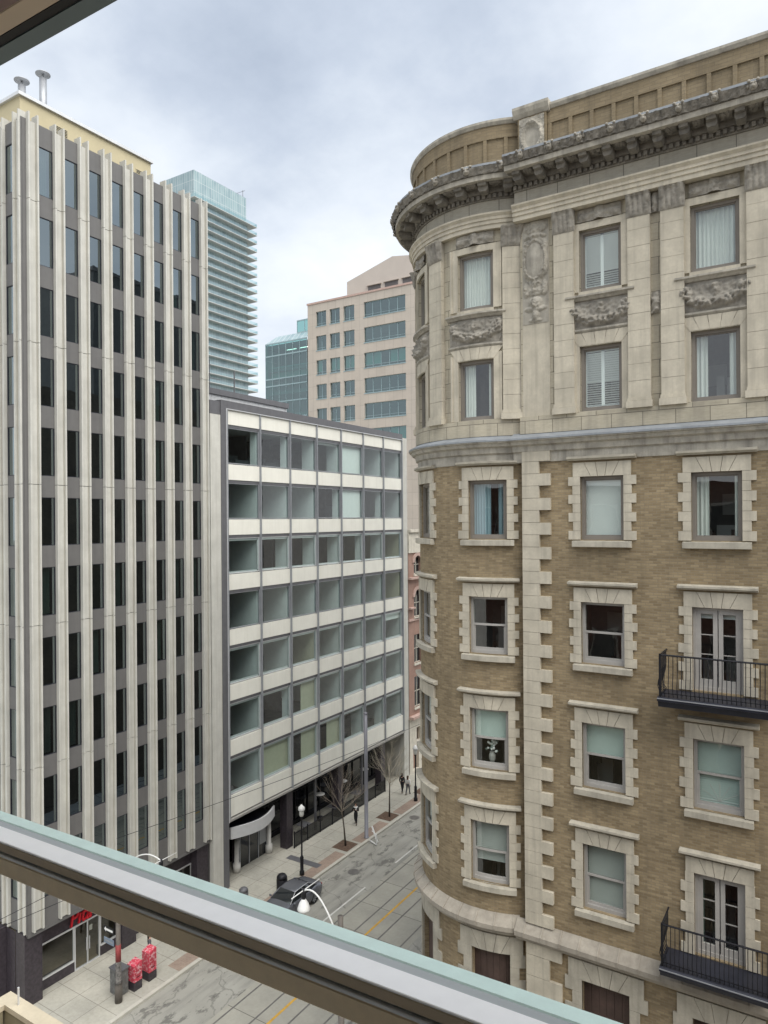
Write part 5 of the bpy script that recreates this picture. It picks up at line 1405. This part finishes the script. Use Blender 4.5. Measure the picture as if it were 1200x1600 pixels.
# parked car
def car():
    t = thing('parked_car', 'dark grey sedan parked at the kerb facing the camera side', 'car', (-28.95, 32.25, ZR))
    B = Vector((-28.95, 32.25, ZR))
    def W(x, y, z): return (B.x + x, B.y + y, B.z + z)
    st = [(0, .62, .34, .50, .56), (.10, .76, .24, .62, .68), (.45, .87, .2, .74, .80), (1.0, .90, .2, .82, .89), (1.55, .91, .2, .87, .96), (2.3, .92, .2, .90, .98), (3.4, .92, .2, .94, 1.0), (4.0, .91, .22, .97, 1.04), (4.45, .87, .27, .95, 1.03), (4.66, .80, .36, .84, .94), (4.72, .72, .42, .66, .70)]
    m = MB(); rings = []
    for y, w, zb, belt, top in st:
        pts = [(-w * .55, zb), (-w * .96, zb + .03), (-w, zb + .2), (-w, (zb + belt) / 2 + .05), (-w * .97, belt), (-w * .84, top - .015), (-w * .45, top + .012), (0, top + .018), (w * .45, top + .012), (w * .84, top - .015), (w * .97, belt), (w, (zb + belt) / 2 + .05), (w, zb + .2), (w * .96, zb + .03), (w * .55, zb)]
        rings.append([m.P(W(x, y, z)) for x, z in pts])
    for a, b in zip(rings, rings[1:]):
        k = len(a)
        for i in range(k): m.f.append([a[i], a[(i + 1) % k], b[(i + 1) % k], b[i]]); m.uv.append([(0, 0)] * 4); m.mi.append(0)
    for r_ in (rings[0][::-1], rings[-1]): m.f.append(r_); m.uv.append([(0, 0)] * len(r_)); m.mi.append(0)
    m.build('body', M['carpaint'], t, True)
    # glasshouse
    base = [(-.80, 1.42, .93), (.80, 1.42, .93), (.84, 2.4, .97), (.83, 3.4, .99), (.74, 4.1, 1.02), (-.74, 4.1, 1.02), (-.83, 3.4, .99), (-.84, 2.4, .97)]
    roof = [(-.58, 2.12, 1.38), (.58, 2.12, 1.38), (.62, 2.5, 1.42), (.61, 3.0, 1.41), (.55, 3.42, 1.36), (-.55, 3.42, 1.36), (-.61, 3.0, 1.41), (-.62, 2.5, 1.42)]
    g = MB()
    for i in range(8):
        j = (i + 1) % 8; g.face([W(*base[i]), W(*base[j]), W(*roof[j]), W(*roof[i])])
    g.build('windows', M['car_glass'], t)
    r_ = MB(); cy = 2.78
    ids = []
    for f, dz in ((1.03, -.015), (1.0, .012), (.8, .035), (.4, .05)):
        ids.append([r_.P(W(p[0] * f, cy + (p[1] - cy) * f, p[2] + dz)) for p in roof])
    for a, b in zip(ids, ids[1:]):
        for i in range(8): r_.f.append([a[i], a[(i + 1) % 8], b[(i + 1) % 8], b[i]]); r_.uv.append([(0, 0)] * 4); r_.mi.append(0)
    r_.f.append(ids[-1]); r_.uv.append([(0, 0)] * 8); r_.mi.append(0)
    for s in (-1, 1):
        r_.tube([W(s * .80, 1.42, .935), W(s * .59, 2.12, 1.385)], .035, 6); r_.tube([W(s * .745, 4.1, 1.02), W(s * .555, 3.42, 1.37)], .045, 6)
        r_.tube([W(s * .845, 2.75, .97), W(s * .62, 2.72, 1.4)], .025, 6)
    r_.build('roof', M['carpaint'], t, True)
    e = MB()
    for s in (1,): e.tube([W(s * .81, 1.4, .95), W(s * .62, 2.1, 1.39), W(s * .64, 2.6, 1.43), W(s * .62, 3.1, 1.42), W(s * .56, 3.45, 1.38), W(s * .70, 4.05, 1.06)], .018, 6)
    e.build('chrome_trim', M['alu_light'], t)
    for s in (-1, 1):
        for y in (.88, 3.72):
            w = MB(lambda u, d, z, s=s, y=y: W(s * (.80 + d), y + u, .32 + z)); n = 24
            prof = [(.24, .12), (.31, .125), (.33, .06), (.33, -.1), (.24, -.1)]
            rr = [[w.P((r0 * math.cos(2 * PI * k / n), d0, r0 * math.sin(2 * PI * k / n))) for k in range(n)] for r0, d0 in prof]
            for a, b in zip(rr, rr[1:] + rr[:1]):
                for k in range(n): w.f.append([a[k], a[(k + 1) % n], b[(k + 1) % n], b[k]]); w.uv.append([(0, 0)] * 4); w.mi.append(0)
            wo = w.build('wheel', M['iron'], t)
            ri = MB(lambda u, d, z, s=s, y=y: W(s * (.80 + d), y + u, .32 + z))
            for k in range(7):
                a = 2 * PI * k / 7; c_, s_ = math.cos(a), math.sin(a)
                ri.prism([(.03 * -s_, .03 * c_), (.23 * c_ - .03 * s_, .23 * s_ + .03 * c_), (.23 * c_ + .03 * s_, .23 * s_ - .03 * c_), (.03 * s_, -.03 * c_)], .06, .11)
            ri.m = 1; ri.prism([(.24 * math.cos(2 * PI * k / 16), .24 * math.sin(2 * PI * k / 16)) for k in range(16)], .02, .04)
            ri.build('rim', [M['alu'], M['iron']], wo)
            # dark wheel arch lip
        m = MB(); m.ball(W(s * .98, 1.6, .98), (.1, .07, .07)); m.build('mirror', M['carpaint'], t, True)
        m = MB(); m.ball(W(s * .62, .14, .62), (.17, .1, .07)); m.build('headlight', M['lamp_glass'], t, True)
        m = MB(); m.ball(W(s * .66, 4.64, .84), (.16, .08, .07)); m.build('tail_light', M['tail_red'], t, True)
        m = MB()
        for y in (1.75, 2.72, 3.55): m.tube([W(s * .925, y, .3), W(s * .93, y, .6), W(s * .90, y, .95)], .006, 4)
        m.tube([W(s * .93, 2.45, .84), W(s * .93, 2.62, .84)], .018, 5); m.tube([W(s * .93, 3.3, .86), W(s * .93, 3.47, .86)], .018, 5); m.build('door_seams', M['iron'], t)
    m = MB(); m.box(B.x - .45, B.x + .45, B.y - .02, B.y + .04, B.z + .38, B.z + .5); m.build('grille', M['iron'], t)
M['carpaint'] = plain('grey_car_paint', (.16, .165, .185), .25, .4, .03, spec=.6); M['car_glass'] = plain('car_window_glass', (.02, .024, .027), .04, spec=.8); M['tail_red'] = plain('tail_lamp_red', (.30, .02, .02), .25)
car()

# people
def person(label, loc, rz, top_c, leg_c, hair_c, stride=.25, arms='down', group=None, h=1.7, long_hair=True, coat=False):
    t = thing('person', label, 'person', loc, rz, group)
    k = h / 1.7
    V = []; Eg = []; Rd = []
    def v(p, r): V.append((p[0] * k, p[1] * k, p[2] * k)); Rd.append(r * k); return len(V) - 1
    def e(a, b): Eg.append((a, b))
    pel = v((0, 0, .92), .125); sp1 = v((0, .01, 1.08), .112); ch = v((0, 0, 1.28), .135); nk = v((0, .01, 1.43), .058); hb = v((0, -.01, 1.5), .062); hd = v((0, -.015, 1.575), .092); ht = v((0, .005, 1.655), .07)
    for a, b in ((pel, sp1), (sp1, ch), (ch, nk), (nk, hb), (hb, hd), (hd, ht)): e(a, b)
    ns = v((0, -.105, 1.555), .014); e(hd, ns)
    hands = []
    for s in (-1, 1):
        sh = v((s * .17, .01, 1.36), .06); e(ch, sh)
        if arms == 'phone' : el = v((s * .24, -.02, 1.12), .043); wr = v((s * .12, -.24, 1.22), .03); hnd = v((s * .09, -.29, 1.27), .034); fd = Vector((-s * .3, -.5, .6))
        else: el = v((s * .23, .04, 1.11), .043); wr = v((s * .235, -.04 * (1 if s > 0 else -2), .88), .03); hnd = v((s * .232, -.05, .81), .034); fd = Vector((0, -.25, -1))
        e(sh, el); e(el, wr); e(wr, hnd); fd.normalize(); hp = Vector(V[hnd]) / k; sd = Vector((0, 1, 0)) if arms != 'phone' else Vector((s, 0, .3)).normalized()
        for i, ln in enumerate((.062, .075, .07, .055)):
            a0 = v(tuple(hp + fd * .045 + sd * (.026 - .017 * i)), .0085); a1 = v(tuple(hp + fd * (.045 + ln * .55) + sd * (.026 - .018 * i)), .008); a2 = v(tuple(hp + fd * (.04 + ln) + sd * (.024 - .018 * i) + Vector((-s * .012, -.01, 0))), .007)
            e(hnd, a0); e(a0, a1); e(a1, a2)
        th1 = v(tuple(hp + fd * .02 + sd * .05), .009); e(hnd, th1)
        hip = v((s * .085, 0, .86), .092); kn = v((s * .09, -.03 - s * stride * .35, .47), .062); an = v((s * .085, .05 - s * stride * .9 + (.1 if s < 0 else 0) * stride, .09), .038); toe = v((s * .1, -.1 - s * stride * .9, .03), .034)
        e(pel, hip); e(hip, kn); e(kn, an); e(an, toe)
    def skin(name, keep, add, mat, par):
        idx = {o: i for i, o in enumerate(keep)}
        me = bpy.data.meshes.new(name); me.from_pydata([V[i] for i in keep], [(idx[a], idx[b]) for a, b in Eg if a in idx and b in idx], []); me.materials.append(mat)
        o = place(name, me, par); o.location = (0, 0, 0)
        sm = o.modifiers.new('skin', 'SKIN'); sm.use_smooth_shade = True
        sv = me.skin_vertices[0].data if me.skin_vertices else None
        if sv is None:
            bpy.context.view_layer.objects.active = o
            sv = me.skin_vertices.new().data if hasattr(me.skin_vertices, 'new') else None
        if sv is not None:
            for i, q in enumerate(keep):
                rr = Rd[q] + add; sv[i].radius = (rr, rr * (.8 if q in (pel, sp1, ch) else 1)); sv[i].use_root = (i == 0)
        ss = o.modifiers.new('smooth', 'SUBSURF'); ss.levels = 1; ss.render_levels = 1
        return o
    body = skin('body', list(range(len(V))), 0, M['skin'], t)
    n = len(V)
    armv = [i for i in range(n) if .8 < V[i][2] / k < 1.4 and abs(V[i][0] / k) > .1 and (Rd[i] / k > .041 or abs(Rd[i] / k - .03) < .0005)]
    skin('top', [pel, sp1, ch] + armv, .02, top_c, t)
    legs = [i for i in range(n) if V[i][2] / k < .9 and Rd[i] / k > .0345 and i not in hands and abs(V[i][0] / k) < .15]
    skin('trousers', [pel, sp1] + [i for i in legs if V[i][2] / k > .05], .014, leg_c, t)
    m = MB(); m.ball((0, .025 * k, 1.60 * k), (.105 * k, .10 * k, .105 * k), 12, 8, .05)
    if long_hair: m.ball((0, .07 * k, 1.48 * k), (.10 * k, .05 * k, .15 * k), 10, 6, .1)
    o = m.build('hair', hair_c, t, True); 
    for vv in o.data.vertices: vv.co += root_loc(t)
    m = MB()
    for s, q in ((-1, 0), (1, 0)):
        m.ball((s * .095 * k, (-.03 - s * stride * .9) * k, .045 * k), (.05 * k, .13 * k, .045 * k), 10, 6)
    o = m.build('shoes', M['black'], t, True)
    for vv in o.data.vertices: vv.co += root_loc(t)
    m = MB()
    for s in (-1, 1): m.ball((s * .033 * k, -.098 * k, 1.585 * k), .011 * k, 6, 4)
    o = m.build('eyes', M['black'], t, True)
    for vv in o.data.vertices: vv.co += root_loc(t)
    return t
M['skin'] = plain('skin_tone', (.52, .33, .24), .6, var=.04); M['cl_black'] = plain('black_cloth', (.02, .02, .024), .9); M['cl_white'] = plain('white_cloth', (.74, .74, .72), .9); M['cl_grey'] = plain('grey_cloth', (.10, .10, .11), .9); M['hair_b'] = plain('brown_hair', (.07, .04, .025), .6); M['hair_k'] = plain('dark_hair', (.018, .014, .012), .6)
w1 = person('woman with long brown hair in black with a white scarf, walking beside the patio fence', (-32.25, 46.8, 0), rad(20), M['cl_black'], M['cl_black'], M['hair_b'], .2, 'phone')
m = MB()
for i in range(10):
    a = 2 * PI * i / 10; m.ball((.12 * math.cos(a), .10 * math.sin(a) - .02, 1.40 + .015 * math.sin(3 * a)), .055, 8, 5)
m.ball((.06, -.13, 1.32), (.05, .04, .1)); m.tube([(.06, -.26, 1.28), (.1, -.36, 1.36)], .045, 6)
o = m.build('scarf', M['cl_white'], w1, True)
for vv in o.data.vertices: vv.co += root_loc(w1)
person('person in a black coat walking on the far pavement, left of the one in white', (-32.4, 54.4, 0), rad(185), M['cl_black'], M['cl_black'], M['hair_k'], .22, 'down', None, 1.75)
person('person in a white jacket and grey trousers walking beside the one in black', (-31.75, 54.3, 0), rad(180), M['cl_white'], M['cl_grey'], M['hair_b'], -.22, 'down', None, 1.68)
person('person with long dark hair in dark clothes behind the taller red newspaper box', (-32.0, 26.15, 0), rad(150), M['cl_grey'], M['cl_black'], M['hair_k'], .2)

# overhead wires
def wire(a, b, sag, r, label):
    m = MB(); n = 16; A, B_ = Vector(a), Vector(b)
    pts = [tuple(A.lerp(B_, i / n) - Vector((0, 0, 4 * sag * (i / n) * (1 - i / n)))) for i in range(n + 1)]
    m.tube(pts, r, 5); o = m.build('overhead_wire', M['iron'], None, loc=a); tag(o, label, 'wire', 'overhead wires along the street')
wire((-30.85, 23.2, 8.35), (-30.9, 62, 6.0), .35, .016, 'thin black overhead wire crossing the cream panels of the office block above the canopy')
wire((-30.85, 23.2, 7.3), (-33.9, 10, 5.6), .2, .014, 'thin black overhead wire running left from the poster pole across the fins')
wire((-30.85, 23.2, 6.4), (-32.2, 8, 7.4), .3, .014, 'lower thin overhead wire in the bottom left corner before the shopfront')

# ------------------------------------------------------------------ our own building and the window we look through
OWN = thing('own_apartment_building', 'building we look out of, its beige concrete terrace wall in the lower left corner', 'building', (2, .9, 0))
YAW = math.atan2(.0333, .99945)
def own(x, d, z):     # x along the wall, d outward, z relative to the eye
    c, s = math.cos(YAW), math.sin(YAW)
    return (x * c - d * s, x * s + d * c, H + z)
m = MB(own); m.wall(-13.2, 20, -H, 1.75, [(-2.7, 1.5, -1.38, 1.32)], .2, 1.05); m.box(-13.2, 20, -3.4, 1.05, 1.75, 1.85); m.build('wall', M['redbrick'], OWN)
# terrace wall in front
m = MB()
zt = 15.6; xa, ya = -13.3, 7.6; hgt = 15.6
for (x0, x1, y0, y1) in ((xa, -4, ya - .28, ya), (xa, xa + .28, 1.1, ya - .28)):
    m.m = 0; m.box(x0, x1, y0, y1, zt - .10, zt); m.m = 1; m.box(x0 + .02, x1 - .02 if x1 > -5 else x1 - .02, y0 + .02, y1 - .02, -.1, zt - .10)
m.m = 0; m.box(xa + .26, -4, 1.1, ya - .26, zt - 1.4, zt - 1.2)
m.build('terrace_wall', [M['concrete'], M['concrete_b']], OWN)
m = MB(); m.tube([(xa + .5, ya - .14, zt), (xa + .5, ya - .14, zt + .32)], .02); m.build('terrace_rod', M['alu_light'], OWN)
ow = MB(); ow.box(0, 1.5, -.06, .0, 0, 1.8); owm = ow.mesh('window', M['pale_frame']); op = MB(); op.face([(.08, -.07, .08), (1.42, -.07, .08), (1.42, -.07, 1.72), (.08, -.07, 1.72)]); opm = op.mesh('pane', M['dark_glass'])
for zz in (-18.6, -15.1, -11.6, -8.1, -4.6, -1.1):
    for x in (-11.5, -8.3, -5.2, 3.4, 6.6, 9.8, 13.0, 16.2):
        c = own(x, 1.08, zz); o = place('window', owm, OWN, c); o.rotation_euler = (0, 0, YAW + PI); o.location = Vector(own(x + 1.5, 1.12, zz)) - root_loc(OWN)
        p = place('pane', opm, o); p.location = (0, 0, 0)
# room
m = MB(own); x0, x1, d0, d1, z0, z1 = -2.75, 2.4, -3.2, .8, -1.5, 1.35
for q in ([(x0, d0, z0), (x1, d0, z0), (x1, d0, z1), (x0, d0, z1)], [(x0, d0, z0), (x0, d1, z0), (x0, d1, z1), (x0, d0, z1)], [(x1, d0, z0), (x1, d1, z0), (x1, d1, z1), (x1, d0, z1)],
          [(x0, d0, z1), (x1, d0, z1), (x1, d1, z1), (x0, d1, z1)], [(x0, d0, z0), (x1, d0, z0), (x1, d1, z0), (x0, d1, z0)]): m.face(q)
m.wall(x0, x1, z0, z1, [(-2.7, 1.5, -1.38, 1.32)], .0, .82); m.build('room', M['roomwall'], OWN)
WIN = thing('window_frame', 'bronze and white metal window frame close to the eye, crossing the lower left of the view', 'window frame', own(-1, .8, -.6))
X0, X1 = -2.69, 1.49
def bar(name, mat, d0, d1, z0, z1, bev=.0):
    b = MB(own)
    if bev:
        b.sweep(X0, X1, [(d0 + bev, z0), (d1 - bev, z0), (d1, z0 + bev), (d1, z1 - bev), (d1 - bev, z1), (d0 + bev, z1), (d0, z1 - bev), (d0, z0 + bev)])
    else: b.box(X0, X1, d0, d1, z0, z1)
    return b.build(name, mat, WIN)
# lower rail, from the glass towards the eye
bar('glazing_bead', M['bead'], .8335, .864, -.625, -.6000, .003)
bar('gasket', M['gasket'], .8187, .8333, -.625, -.6010)
bar('rail_top', M['sillwhite'], .7785, .8185, -.6040, -.6000, .001)
bar('rail', M['bronze_d'], .7790, .86, -.6195, -.6045, .001)
bar('rail_groove', M['gasket'], .7830, .80, -.6225, -.6198)
bar('rail_groove', M['alu_light'], .7765, .80, -.6285, -.6228, .001)
bar('rail', M['bronze'], .7785, .86, -.6645, -.6295, .003)
# head
bar('head_frame', M['teal_dark'], .770, .80, .8745, 1.34)
bar('head_gasket', M['black'], .754, .769, .8765, 1.34)
bar('head_casing', M['casing'], .716, .753, .8745, 1.34, .003)
bar('head_casing', M['plum'], .60, .715, .873, 1.34)
bar('bottom_frame', M['bronze'], .76, .86, -1.38, -1.32)
for x in (X0, X1 - .06):
    b = MB(own); b.box(x, x + .06, .76, .86, -1.31, -.67); b.box(x, x + .06, .76, .86, -.57, .87); b.build('jamb', M['bronze'], WIN)
